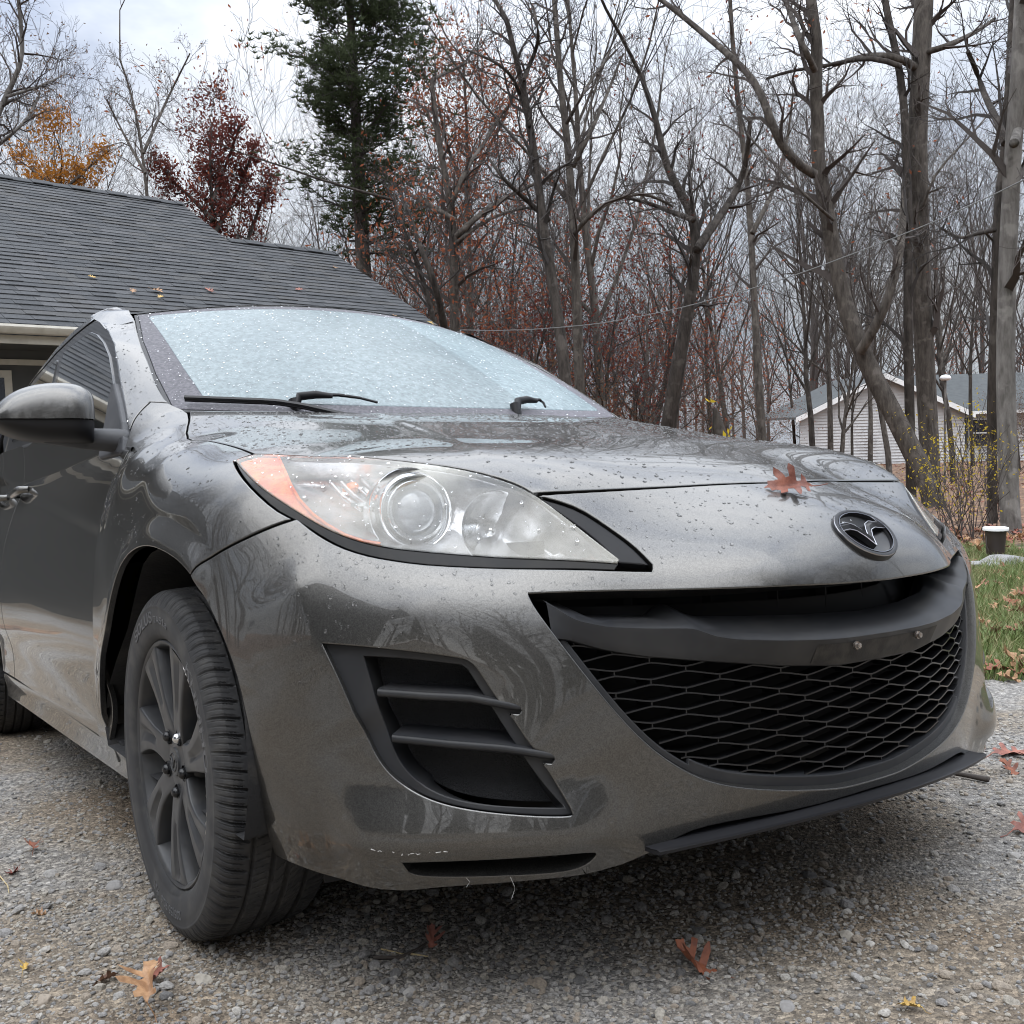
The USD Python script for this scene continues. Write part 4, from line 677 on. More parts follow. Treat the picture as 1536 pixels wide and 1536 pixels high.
# ---- wipers
def wsurf(s, t, up=0.0): X, N = Wn(-up)(np.array([[s, t]])); return X[0]
for (ps, pt), bl, ae in (((-.635, .045), [(-.965, .012), (-.70, .003), (-.62, -.02), (-.5, -.075), (-.20, -.09), (.1, -.09)], (-.36, .020)), ((.235, .05), [(-.05, -.09), (.1, -.09), (.365, -.09), (.55, -.09), (.72, -.08)], (.39, .016))):
    m = MB(); P_w = np.array([wsurf(ps, pt-.045, .002), wsurf(ps+.02, pt-.015, .018), wsurf(ps+.075, pt-.010, .022), wsurf(ps+.13, pt-.012, .020)])
    m.tube(P_w, [.007, .011, .010, .006], 8); m.tube([wsurf(ps, pt-.05, -.01), wsurf(ps, pt-.02, .012)], .013, 10)
    m.tube([wsurf(ps+.06, pt-.012, .022), wsurf(ps+.15, pt-.010, .022), wsurf((ps+ae[0])/2+.08, (pt+ae[1])/2-.008, .02), wsurf(ae[0], ae[1]-.008, .014)], [.0055, .0045, .0035, .003], 6)
    wp = put('wiper', m.mesh(), 'satin_black', car, smooth=45)
    bp = np.array([wsurf(s, t, .016) for s, t in bl]); ts_ = np.linspace(0, 1, 18); bb_ = np.stack([np.interp(ts_, np.linspace(0, 1, len(bp)), bp[:, k]) for k in range(3)], 1)
    m = MB(); m.tube(bb_, .0058, 6); m.tube(bb_-[0, 0, .007], .003, 4); put('wiper_blade', m.mesh(), 'rubber_black', wp, smooth=45)
# ---- mirrors
def mirror_shell(z0, z1, top):
    n, k = 30, 26; g_ = []
    for i in range(n):
        u = i/(n-1); y = -.835-.225*u
        hx = .062*(1-abs(2*u-1)**4.5)**.5*(1-.15*u)+.003; xc = -.585-.045*u
        zt = 1.092-.030*u**2-.075*u**6-.035*(1-u)**7; zb_ = .948+.012*u+.05*u**5
        zm = 1.002; r = []
        for j in range(k):
            a = -PI/2+PI*j/(k-1)*1.0; c_, s_n = math.cos(a), math.sin(a)
            zz = (zm+(zt-zm)*abs(s_n)**.85) if s_n > 0 else (zm-(zm-zb_)*abs(s_n)**.9)
            r.append((xc+hx*abs(c_)**.7*1.25-.0, y, zz))
        for j in range(1, k-1):
            a = PI/2+PI*j/(k-1); c_, s_n = math.cos(a), math.sin(a)
            zz = (zm+(zt-zm)*abs(s_n)**.55) if s_n > 0 else (zm-(zm-zb_)*abs(s_n)**.55)
            r.append((xc-hx*.45, y, zz))
        g_.append(r)
    return np.array(g_)
gm = mirror_shell(0, 0, True); m = MB(); m.grid(gm, closed_v=True)
for row, fl in ((gm[0], 1), (gm[-1], 0)):
    c_ = row.mean(0); k = len(row); f = np.stack([np.arange(k), np.roll(np.arange(k), -1), np.full(k, k)], 1); m.add(np.vstack([row, c_]), f[:, ::-1] if fl else f)
full_m = trimesh.Trimesh(*m.mesh(), process=False); 
if full_m.volume < 0: full_m.invert()
fz = full_m.triangles_center[:, 2]
for s_ in (-1,):                                      # the photograph shows only the near-side mirror
    fl = (lambda q: q) if s_ < 0 else mirror
    def sub(mask, grow=0.0):
        t = full_m.submesh([np.where(mask)[0]], append=True, repair=False); return np.array(t.vertices), np.array(t.faces)
    lowq = sub(fz < 1.0); mr = put('wing_mirror', fl(lowq), 'satin_black', car, smooth=45)
    capv, capf = sub(fz >= 1.0); cc = capv.mean(0); capv = cc+(capv-cc)*[1.05, 1.012, 1.0]+[0.001, 0, .002]
    put('mirror_cap', fl((capv, capf)), 'car_paint', mr, smooth=60)
    arm = trimesh.Trimesh(); hull = lambda P: trimesh.convex.convex_hull(np.array(P))
    a1 = [];
    for x, y, z, r in ((-.575, -.775, .955, .030), (-.60, -.845, .962, .026), (-.605, -.93, .968, .018)):
        s0 = trimesh.creation.icosphere(2, r); s0.apply_scale([1.2, 1, .95]); s0.apply_translation([x, y, z]); a1.append(s0)
    armt = trimesh.util.concatenate([trimesh.convex.convex_hull(np.vstack([a1[i].vertices, a1[i+1].vertices])) for i in range(2)])
    put('mirror_arm', fl((np.array(armt.vertices), np.array(armt.faces))), 'plastic_grey', mr, smooth=45)
    sail = Polygon([(-.515, .922), (-.74, .930), (-.755, 1.0), (-.775, 1.125), (-.66, 1.055), (-.578, 1.0), (-.535, .955)]).buffer(-.006).buffer(.008)
    V, F, N = panel(sail, glass_s(-.016), .02, edge=.006, drop=.006, depth=.03); put('mirror_base', fl((V, F)), 'plastic_grey', mr, normals=N*[1, 1 if s_ < 0 else -1, 1])
# tail, so that the car is whole
m = MB(); tl = []
for z, x in ((.25, -3.40), (.45, -3.50), (.65, -3.52), (.80, -3.50), (1.08, -3.47)):
    tl.append([(x-.10*(1-(u)**2)-.0, u*.835, z) for u in np.linspace(-1, 1, 25)])
m.grid(np.array(tl)); q = m.mesh(); put('tailgate', q, 'car_paint', car, smooth=50)

# ---- rain drops on the front of the car: small domes of water
def drops(n, region, surf, rmin, rmax, flat, seed):
    r_ = np.random.default_rng(seed); x0, y0, x1, y1 = region.bounds; out = MB(); P = []
    while len(P) < n:
        c = r_.uniform([x0, y0], [x1, y1], (n*2, 2)); c = c[shapely.contains_xy(region, c[:, 0], c[:, 1])]; P = c if len(P) == 0 else np.vstack([P, c])
    P = P[:n]; X, N = surf(P); ico = trimesh.creation.icosphere(1, 1.0); iv, if_ = ico.vertices, ico.faces
    rad_ = rmin*(rmax/rmin)**(r_.random(n)**2.2)
    a = np.cross(N, [0.3, .9, .2]); a /= np.linalg.norm(a, axis=1, keepdims=True); b = np.cross(N, a); rot = r_.uniform(0, PI, n); st_ = r_.uniform(.75, 1.35, n)
    A = a*np.cos(rot)[:, None]+b*np.sin(rot)[:, None]; B = np.cross(N, A)
    V = X[:, None]+rad_[:, None, None]*(iv[None, :, :1]*A[:, None]*st_[:, None, None]+iv[None, :, 1:2]*B[:, None]/st_[:, None, None]+iv[None, :, 2:]*N[:, None]*flat)
    k = len(iv); F = (if_[None]+k*np.arange(n)[:, None, None]).reshape(-1, 3)
    return V.reshape(-1, 3), F
hp = both(P_('hood')).buffer(-.006); nose = both(P_('bumper')).buffer(-.006).difference(unary_union([grille_poly, both(fog_poly), both(trim_poly)])).intersection(Polygon([(-.56, -.13), (.56, -.13), (.56, .5), (-.56, .5)]))
put('water_drops', drops(6500, hp, master(), .0011, .0046, .34, 3), 'water', car, smooth=True, kind='stuff')
put('water_drops', drops(1100, nose, master(), .0010, .0033, .4, 4), 'water', car, smooth=True, kind='stuff')
put('water_drops', drops(130, lens_poly, master(-.003, False), .0010, .0036, .4, 5), 'water', car, smooth=True, kind='stuff')
put('water_drops', drops(520, both(P_('fender')).buffer(-.006).intersection(Polygon([(-.9, .06), (.9, .06), (.9, 1), (-.9, 1)])), master(), .0012, .0042, .4, 6), 'water', car, smooth=True, kind='stuff')
put('water_drops', drops(260, both(P_('pillar')), master(), .0012, .004, .4, 8), 'water', car, smooth=True, kind='stuff')
put('water_drops', drops(1700, wo, Wn(-.0005), .0008, .0030, .30, 7), 'water', car, smooth=True, kind='stuff')

# ================================================================ GROUND
def softc(v, a, k): return np.where(v < a, v, a+(v-a)*k)
def ground_z(x, y):
    x = np.asarray(x, float); y = np.asarray(y, float)
    xx = np.where(abs(x) < 5, x, np.sign(x)*(5+(abs(x)-5)*.15)); yy = softc(y, 6.5, .32); yy = np.where(yy < -4, -4+(yy+4)*.1, yy); yy = softc(yy, 16.5, .55)
    z = CAR_T[2]-(GN[0]*(xx-CAR_T[0])+GN[1]*(yy-CAR_T[1]))/GN[2]
    far = sstep((np.hypot(x, y)-9)/14); z = z+far*(.55*(meshkit.noise(np.stack([x*.07, y*.07, 0*x], -1), 3)-.5))
    return z
def relief(x, y):
    p = np.stack([x*1.3, y*1.3, 0*x], -1); q = np.stack([x*7, y*7, 0*x], -1); return .022*(meshkit.noise(p, 1)-.5)+.010*(meshkit.noise(q, 2)-.5)
def gz(x, y): return ground_z(x, y)+relief(np.asarray(x, float), np.asarray(y, float))
def edge_y(x): return 3.80+.10*np.sin(x*1.9)+.12*np.sin(x*.7+1)+.05*np.sin(x*5.3)
def in_lawn(x, y): return (x > -.2) & (y > edge_y(x)) & (y < 11.0+.8*np.sin(x*.9)) & (x < 22)
def in_gravel(x, y): return (x > -9.5) & (x < 16) & (y > -7) & (y < np.where(x > -.2, edge_y(x)+.05, 11.5))
def sheet(name, xs, ys, dz, mat, test=None):
    X, Y = np.meshgrid(xs, ys, indexing='ij'); P = np.stack([X, Y, gz(X, Y)+dz], -1); I = np.arange(X.size).reshape(X.shape)
    q = np.stack([I[:-1, :-1], I[1:, :-1], I[1:, 1:], I[:-1, 1:]], -1).reshape(-1, 4)
    if test is not None:
        cx = X.reshape(-1)[q].mean(1); cy = Y.reshape(-1)[q].mean(1); q = q[test(cx, cy)]
    used = np.unique(q); mp = np.full(X.size, -1); mp[used] = np.arange(len(used))
    put(name, (P.reshape(-1, 3)[used], mp[q]), mat, smooth=True, kind='structure')
dirt = {'geo': ('geometry', {}), 'n1': ('noise_texture', {'scale': 1.1, 'detail': 5.0, 'roughness': .6}), 'n2': ('noise_texture', {'scale': 60.0, 'detail': 6.0, 'roughness': .7}), 'v': ('voronoi_texture', {'scale': 115.0}), 'v2': ('voronoi_texture', {'scale': 260.0}),
        'r1': ('rgb_ramp', {'ramp': [(.36, (.180, .138, .096)), (.48, (.205, .172, .132)), (.60, (.24, .228, .21))]}), 'r2': ('rgb_ramp', {'ramp': [(.3, (.55, .55, .55)), (.7, (1.35, 1.35, 1.35))]}), 'sep': ('separate_color', {}), 'r3': ('rgb_ramp', {'ramp': [(0, (.50, .50, .52)), (.55, (1.0, 1.0, 1.0)), (.85, (1.5, 1.5, 1.5)), (1, (2.0, 2.0, 2.0))]}),
        'm1': ('mix', {'mix_type': 'multiply', 'fac': 1.0}), 'm2': ('mix', {'mix_type': 'multiply', 'fac': .8}), 'ad': ('math', {'math_type': 'multiply_add', 'value2': -.8, 'value3': 1.0}), 'ad2': ('math', {'math_type': 'multiply_add', 'value2': .5}), 'b': ('bump', {'strength': .9, 'distance': .012}), 'p': ('principled_bsdf', {'roughness': .85, 'specular_ior_level': .35})}
usdkit.material(stage, '/World/Looks/gravel_dirt', dirt, [('geo.position', k+'.vector') for k in ('n1', 'n2', 'v', 'v2')]+[('n1.fac', 'r1.fac'), ('n2.fac', 'r2.fac'), ('v.color', 'sep.color'), ('sep.r', 'r3.fac'), ('r1.color', 'm1.color1'), ('r2.color', 'm1.color2'), ('m1.color', 'm2.color1'), ('r3.color', 'm2.color2'), ('m2.color', 'p.base_color'),
    ('v.distance', 'ad.value1'), ('v2.distance', 'ad2.value1'), ('ad.value', 'ad2.value3'), ('ad2.value', 'b.height'), ('b.normal', 'p.normal')], surface='p.BSDF')
def litter(name, ramp, sc=9.0):
    usdkit.material(stage, '/World/Looks/'+name, {'geo': ('geometry', {}), 'v': ('voronoi_texture', {'scale': sc}), 'sep': ('separate_color', {}), 'r': ('rgb_ramp', {'ramp': ramp}), 'n': ('noise_texture', {'scale': 25.0, 'detail': 6.0}), 'r2': ('rgb_ramp', {'ramp': [(.3, (.5, .5, .5)), (.7, (1.2, 1.2, 1.2))]}), 'm': ('mix', {'mix_type': 'multiply', 'fac': 1.0}), 'b': ('bump', {'strength': 1.0, 'distance': .03}), 'p': ('principled_bsdf', {'roughness': .9})},
        [('geo.position', 'v.vector'), ('geo.position', 'n.vector'), ('v.color', 'sep.color'), ('sep.r', 'r.fac'), ('n.fac', 'r2.fac'), ('r.color', 'm.color1'), ('r2.color', 'm.color2'), ('m.color', 'p.base_color'), ('v.distance', 'b.height'), ('b.normal', 'p.normal')], surface='p.BSDF')
litter('leaf_litter', [(0, (.050, .030, .020)), (.4, (.115, .060, .034)), (.7, (.19, .105, .058)), (1, (.27, .17, .10))])
litter('lawn_soil', [(0, (.030, .040, .014)), (.5, (.060, .072, .022)), (.8, (.12, .085, .045)), (1, (.24, .15, .09))], 14.0)
ax = lambda a, b, s: np.arange(a, b+1e-6, s)
sheet('forest_floor', np.r_[-160, -120, -90, -65, -45, ax(-32, 32, 1.0), 45, 65, 90, 120, 160], np.r_[-90, -65, -45, ax(-30, 45, 1.0), 60, 80, 110, 150, 200], -.012, 'leaf_litter')
sheet('lawn', ax(-.4, 14, .12), ax(3.4, 12.2, .12), -.004, 'lawn_soil', in_lawn)
sheet('gravel_drive', np.r_[ax(-10, -3, .35)[:-1], ax(-3, 4, .05)[:-1], ax(4, 16, .35)], np.r_[ax(-7, .4, .35)[:-1], ax(.4, 6, .05)[:-1], ax(6, 12, .35)], .004, 'gravel_dirt', in_gravel)

# ---------------------------------------------------------------- gravel stones, grass, leaf litter (uncountable)
def instancer(name, protos, pts, quats, scales, idx, label, kind='stuff'):
    pi = UsdGeom.PointInstancer.Define(stage, free('/World/'+name)); paths = []
    for i, (nm, mesh, mat) in enumerate(protos):
        pth = f'{pi.GetPath()}/{nm}_{i:03d}'; m_ = usdkit.mesh(stage, pth, mesh, MAT(mat)); paths.append(Sdf.Path(pth))
    pi.CreatePrototypesRel().SetTargets(paths)
    pi.CreatePositionsAttr(Vt.Vec3fArray.FromNumpy(np.asarray(pts, np.float32))); pi.CreateProtoIndicesAttr(Vt.IntArray.FromNumpy(np.asarray(idx, np.int32)))
    q = np.asarray(quats, float); pi.CreateOrientationsAttr(Vt.QuathArray([Gf.Quath(float(a), float(b), float(c), float(d)) for a, b, c, d in q]))
    sc = np.asarray(scales, np.float32); sc = np.repeat(sc[:, None], 3, 1) if sc.ndim == 1 else sc
    pi.CreateScalesAttr(Vt.Vec3fArray.FromNumpy(sc)); return tag(pi, label, None, None, kind)
def rquat(n, r_, tilt=PI):
    yaw = r_.uniform(0, 2*PI, n); ax_ = r_.uniform(0, 2*PI, n); t = r_.uniform(-tilt, tilt, n)
    q1 = np.stack([np.cos(yaw/2), 0*yaw, 0*yaw, np.sin(yaw/2)], 1); q2 = np.stack([np.cos(t/2), np.sin(t/2)*np.cos(ax_), np.sin(t/2)*np.sin(ax_), 0*t], 1)
    w = q2[:, :1]*q1[:, :1]-(q2[:, 1:]*q1[:, 1:]).sum(1, keepdims=True); v = q2[:, :1]*q1[:, 1:]+q1[:, :1]*q2[:, 1:]+np.cross(q2[:, 1:], q1[:, 1:]); return np.hstack([w, v])
STONE_COL = [(.34, .325, .305), (.26, .25, .24), (.44, .415, .375), (.32, .27, .215), (.17, .165, .16), (.38, .35, .30)]
for i, c in enumerate(STONE_COL): pmat(f'stone_{i}', c, .8, noise=(3.0, tuple(k*.62 for k in c), .4, .65), bump=(7, .4, .1))
def stone_mesh(seed, sub=1, flat=.62):
    t = trimesh.creation.icosphere(sub, 1.0); v = t.vertices.copy(); r_ = np.random.default_rng(seed)
    for _ in range(6):
        n = r_.normal(size=3); n /= np.linalg.norm(n); d = r_.uniform(.55, .85); s = v @ n; v = v-np.maximum(s-d, 0)[:, None]*n
    v *= [1, r_.uniform(.65, .95), r_.uniform(flat*.6, flat*1.1)]; return v, t.faces
rg = np.random.default_rng(11)
def scatter(n, y0, y1, spread=.62, off=.5):
    u = rg.random(n); a, b = spread*y0+off, spread*y1+off; y = y0+(y1-y0)*((np.sqrt(a*a+u*(b*b-a*a))-a)/(b-a)); x = rg.uniform(-1, 1, n)*(spread*y+off); return x, y
SP_, SZ = [], []
for n, y0, y1, lo_, hi_, p_ in ((42000, .85, 2.0, .0018, .0065, 1.5), (16000, 2.0, 3.2, .0030, .0085, 1.6), (9000, 3.2, 6.0, .0045, .011, 1.7), (1700, .85, 2.0, .0060, .015, 2.0), (700, 2.0, 4.5, .008, .018, 2.4)):
    x, y = scatter(n, y0, y1); dens = meshkit.noise(np.stack([x*1.1, y*1.1, 0*x], -1), 5)*.7+meshkit.noise(np.stack([x*3.5, y*3.5, 0*x], -1), 9)*.3; k = in_gravel(x, y) & (rg.random(n) < .25+1.5*dens**1.5)
    SP_.append(np.stack([x[k], y[k]], 1)); SZ.append(lo_*(hi_/lo_)**(rg.random(k.sum())**p_))
SP_ = np.vstack(SP_); SZ = np.concatenate(SZ)
pts = np.column_stack([SP_, gz(SP_[:, 0], SP_[:, 1])+.004+SZ*.22])
protos = [('stone', stone_mesh(i, 1), f'stone_{i % 6}') for i in range(12)]
instancer('gravel_stones', protos, pts, rquat(len(pts), rg, .45), SZ, rg.choice(12, len(pts), p=np.array([5, 4, 3, 3, 2, 4]*2)/42), 'loose grey and tan gravel scattered over the drive')
# a few larger stones one can tell apart
def place_stone(px, py, size, col, seed, label):
    d = pixdir(px, py); y = 1.0
    for _ in range(40):
        z = gz(d[0]*y, y); y += (CAMP[2]+d[2]*y-z)/(.35)*.8; y = float(np.clip(y, .6, 30))
    p = np.array([d[0]*y, y, 0]); p[2] = gz(p[0], p[1])
    v, f = stone_mesh(seed, 2, .75); put_ = thing('stone', label, 'stone', p+[0, 0, size*.28], seed*1.3, 'larger stones lying on the drive'); put('stone_body', (v*size, f), f'stone_{col}', put_, smooth=28)
for a in ((1272, 1410, .016, 5, 21, 'rounded tan stone right of the car with a smaller pale stone beside it'), (1243, 1341, .014, 1, 22, 'grey angular stone in the shade below the front bumper'), (1306, 1420, .010, 2, 23, 'small pale stone just right of the rounded tan stone'), (1215, 1318, .014, 4, 24, 'dark slate stone in the shadow below the front lip'), (615, 1492, .013, 0, 25, 'grey wedge-shaped stone at the bottom edge, left of centre'),
          (172, 1333, .020, 1, 26, 'flat grey stone on the drive left of the front tyre'), (305, 1475, .018, 5, 27, 'flat tan stone right of the curled brown leaf'), (66, 1505, .017, 3, 28, 'brownish stone in the bottom left corner'), (1520, 1288, .015, 0, 29, 'grey stone at the right edge below the pink leaf'), (1180, 1515, .016, 1, 30, 'grey stone at the bottom edge right of the brown oak leaf'), (240, 1455, .012, 2, 31, 'pale stone right of the curled leaf'), (1270, 1372, .010, 2, 32, 'small light stone in front of the car beside the shade edge')): place_stone(*a)
# grass tufts
pmat('grass_green', (.10, .150, .040), .6, noise=(3, (.17, .18, .07), .42, .62)); pmat('grass_pale', (.20, .19, .085), .7)
def tuft(seed):
    r_ = np.random.default_rng(seed); v, f = [], []
    for i in range(16):
        a = r_.uniform(0, 2*PI); b = r_.uniform(.01, .05); p = np.array([math.cos(a)*b, math.sin(a)*b, 0]); h = r_.uniform(.035, .085); le = r_.normal(0, .35, 2); w = np.array([-math.sin(a), math.cos(a), 0])*.0022
        m_ = p+[le[0]*h*.3, le[1]*h*.3, h*.6]; t = p+[le[0]*h, le[1]*h, h]; k = len(v); v += [p-w, p+w, m_+w*.8, m_-w*.8, t]; f += [(k, k+1, k+2), (k, k+2, k+3), (k+3, k+2, k+4)]
    return np.array(v), np.array(f)
n = 26000; x = rg.uniform(-.1, 9, n); y = 3.7+(rg.random(n)**1.4)*7.2; nz = meshkit.noise(np.stack([x*1.4, y*1.4, 0*x], -1), 8); k = in_lawn(x, y-.02) & (rg.random(n) < .1+1.25*nz) & (x > .25*y-.4); x, y = x[k], y[k]
instancer('grass', [('tuft', tuft(i), 'grass_green' if i < 4 else 'grass_pale') for i in range(6)], np.column_stack([x, y, gz(x, y)-.004]), rquat(len(x), rg, .15), rg.uniform(.6, 1.5, len(x)), rg.integers(0, 6, len(x)), 'short autumn grass on the lawn strip beyond the gravel')
# oak leaf
LEAF = [(.02, .06), (.05, .16), (.17, .17), (.20, .25), (.11, .27), (.09, .36), (.30, .42), (.38, .52), (.30, .55), (.14, .52), (.12, .60), (.28, .70), (.33, .80), (.24, .80), (.13, .74), (.10, .82), (.12, .92), (.06, .93), (.0, 1.02)]
def oak_leaf(seed, curl=.25, size=1.0, stem=True):
    r_ = np.random.default_rng(seed); a = np.array(LEAF)*[1, 1]; jl = 1+r_.normal(0, .10, len(a)); jr = 1+r_.normal(0, .10, len(a))
    out = np.vstack([np.column_stack([a[:, 0]*jl, a[:, 1]]), np.column_stack([-a[::-1, 0]*jr[::-1], a[::-1, 1]])[1:]]); pg = Polygon(out).buffer(0)
    if pg.geom_type != 'Polygon': pg = max(pg.geoms, key=lambda g: g.area)
    b = resample(np.array(pg.exterior.coords), .045); gx = np.arange(-.4, .41, .05); G = np.array([(p, q) for p in gx for q in np.arange(.03, 1, .05)]); G = G[shapely.contains_xy(pg.buffer(-.02), G[:, 0], G[:, 1])]
    P = np.vstack([b, G]); t = Delaunay(P).simplices; c = P[t].mean(1); t = t[shapely.contains_xy(pg, c[:, 0], c[:, 1])]
    ph = r_.uniform(0, 6); z = curl*(abs(P[:, 0])*1.1)**1.5*2.2*r_.uniform(.5, 1.3)+curl*.30*np.sin(P[:, 1]*3.2+ph)+curl*.10*np.sin(P[:, 0]*14+P[:, 1]*9+ph)-.018*np.exp(-(P[:, 0]/.02)**2)
    v = np.column_stack([P, z]); a_ = np.cross(v[t[:, 1]]-v[t[:, 0]], v[t[:, 2]]-v[t[:, 0]])[:, 2]; t[a_ < 0] = t[a_ < 0][:, ::-1]
    m_ = MB(); m_.add(v*size, t); m_.add((v-[0, 0, .006])*size, t[:, ::-1])
    if stem: m_.tube(np.array([(0, .95, np.interp(.95, [0, 1], [z.min(), z.max()])*0+float(z[np.argmin(abs(P[:, 1]-.95)+abs(P[:, 0]))])), (0, .5, float(z[np.argmin(abs(P[:, 1]-.5)+abs(P[:, 0]))])-.008), (0, .06, float(z[np.argmin(abs(P[:, 1]-.06)+abs(P[:, 0]))])-.004), (.02, -.10, .03), (.05, -.28, .05)])*size, np.array([.004, .008, .011, .010, .012])*size, 5)
    return m_.mesh()
def leafmat(name, c, c2): pmat(name, c, .55, noise=(34, tuple(k*.75 for k in c2), .40, .60), bump=(120, .5, .002), spec=.4)
leafmat('leaf_russet', (.26, .085, .040), (.19, .062, .035)); leafmat('leaf_pink', (.33, .125, .085), (.26, .10, .075)); leafmat('leaf_hood', (.25, .095, .062), (.17, .055, .036)); leafmat('leaf_tan', (.42, .25, .135), (.30, .165, .085)); leafmat('leaf_brown', (.20, .105, .062), (.13, .065, .04)); leafmat('leaf_yellow', (.55, .38, .10), (.42, .25, .07)); leafmat('leaf_red', (.23, .055, .040), (.14, .032, .026))
LM = ['leaf_russet', 'leaf_pink', 'leaf_tan', 'leaf_brown', 'leaf_tan', 'leaf_brown']
def simple_leaf(seed, curl): 
    v, f = oak_leaf(seed, curl, 1.0, False); return v, f
n = 9000; x = rg.uniform(.0, 11, n); y = 3.6+8.5*rg.random(n)**1.2; nz = meshkit.noise(np.stack([x*.9, y*.9, 0*x], -1), 18)
k = (x > .22*y-.5) & ((in_lawn(x, y) & (rg.random(n) < np.where(y < edge_y(x)+.45, .95, .10+.6*nz**1.6))) | (y > 10.5)); x, y = x[k], y[k]
instancer('fallen_leaf_litter', [('leaf', simple_leaf(50+i, .3+.1*i), LM[i]) for i in range(6)], np.column_stack([x, y, gz(x, y)+.018]), rquat(len(x), rg, .7), rg.uniform(.07, .15, len(x)), rg.integers(0, 6, len(x)), 'fallen oak leaves covering the edge of the lawn')
n = 5000; x = rg.uniform(-14, 30, n); y = 11+34*rg.random(n)
instancer('fallen_leaf_litter', [('leaf', simple_leaf(70+i, .3), LM[i]) for i in range(4)], np.column_stack([x, y, gz(x, y)+.02]), rquat(len(x), rg, .6), rg.uniform(.10, .2, len(x)), rg.integers(0, 4, len(x)), 'fallen leaves under the trees of the wood')
def ground_hit(px, py):
    d = pixdir(px, py); ys = np.linspace(.6, 60, 6000); h = CAMP[2]+d[2]*ys-gz(d[0]*ys, ys); i = int(np.argmax(h < 0)); y = ys[i]; return np.array([d[0]*y, y, gz(d[0]*y, y)])
def leaf_at(px, py, size, mat, seed, curl, yaw, label, tilt=(0, 0), pos=None, lift_=.006, name='fallen_leaf', grp='single fallen leaves', axes=None):
    p = ground_hit(px, py) if pos is None else np.asarray(pos)
    R = trimesh.transformations.euler_matrix(tilt[0], tilt[1], math.radians(yaw)); M_ = np.eye(4); M_[:3, :3] = R[:3, :3].T; M_[3, :3] = p+[0, 0, lift_]
    if axes is not None: M_[:3, :3] = axes
    t = thing(name, label, 'leaf', matrix=M_, group=grp); put('leaf_blade', oak_leaf(seed, curl, size), mat, t, smooth=50)
leaf_at(1085, 1470, .085, 'leaf_russet', 101, .55, 60, 'brown curled oak leaf on the gravel in front of the bumper', (.25, .2))
leaf_at(232, 1535, .085, 'leaf_tan', 102, .95, 10, 'large curled tan leaf at the bottom edge below the front tyre', (.75, -.25), lift_=.018)
leaf_at(212, 1482, .050, 'leaf_pink', 103, .5, -70, 'small pinkish leaf just behind the large curled tan leaf', (.3, .2))
leaf_at(180, 1478, .040, 'leaf_brown', 104, .7, 120, 'dark mottled brown leaf left of the small pinkish leaf', (.2, .5))
leaf_at(48, 1284, .055, 'leaf_russet', 105, .6, 30, 'crumpled reddish leaf on the gravel left of the tyre', (.4, .3))
leaf_at(22, 1306, .050, 'leaf_red', 106, .5, 200, 'dark red leaf near the left edge of the gravel', (.2, .2))
leaf_at(1485, 1140, .13, 'leaf_pink', 107, .25, -80, 'flat pink oak leaf right of the front lip', (.1, 0))
leaf_at(1515, 1258, .10, 'leaf_pink', 108, .35, -75, 'pink oak leaf at the right edge of the drive', (.1, .15))
leaf_at(1530, 1168, .07, 'leaf_russet', 109, .4, 20, 'russet leaf on the gravel at the right edge above the pink leaf', (.2, .1))
leaf_at(650, 1432, .045, 'leaf_pink', 110, .5, 20, 'narrow pinkish leaf among twigs in the shade under the bumper', (.5, .3))
leaf_at(72, 1374, .030, 'leaf_tan', 111, .6, 100, 'small tan leaf on the gravel left of the tyre', (.2, .2))
leaf_at(34, 1468, .030, 'leaf_yellow', 112, .6, 10, 'tiny pale yellow leaf in the lower left corner', (.3, .2))
leaf_at(1385, 1527, .035, 'leaf_yellow', 113, .5, 60, 'small pale yellow leaf at the bottom edge right of centre', (.2, .1))
hl_ = lift(chart(np.array([[.762, -.030, .752]])))[0]; hn_ = lift_n(chart(np.array([[.762, -.030, .752]])))[1][0]
lz = cw(hl_+hn_*.012); ay = -CW[0]*.96+np.array([0, -.2, .02]); ay /= np.linalg.norm(ay); ax0 = np.array([.12, .62, .62]); ax0 -= (ax0 @ ay)*ay; ax0 /= np.linalg.norm(ax0)
leaf_at(0, 0, .088, 'leaf_hood', 122, .30, 0, 'wet reddish oak leaf lying on the front edge of the bonnet', pos=lz+np.array([.040, 0, -.013]), lift_=.0, axes=np.array([ax0, ay, np.cross(ax0, ay)]))
pmat('bark_twig', (.055, .045, .038), .8); pmat('straw', (.45, .36, .20), .7)
def stick(pts, r, mat, label, name='twig'):
    P_s = np.array([ground_hit(*p)+[0, 0, r*1.3+.004] for p in pts]); t = thing(name, label, 'twig', P_s[0], group='twigs on the drive'); put('twig_stem', tube(P_s-P_s[0], np.linspace(r, r*.5, len(pts)), 6), mat, t, smooth=True)
stick([(1482, 1178), (1445, 1171), (1405, 1166)], .008, 'bark_twig', 'thick dark stick on the gravel right of the front lip')
stick([(560, 1444), (600, 1446), (630, 1432), (640, 1422)], .0035, 'bark_twig', 'thin dark curved twig in the shade under the bumper')
stick([(572, 1432), (590, 1434), (606, 1437)], .0016, 'straw', 'short pale straw left of the curved twig'); stick([(617, 1440), (642, 1441)], .002, 'straw', 'pale straw right of the curved twig')
stick([(0, 1318), (12, 1335), (14, 1345)], .0016, 'straw', 'bent pale grass stalk at the left edge of the gravel')

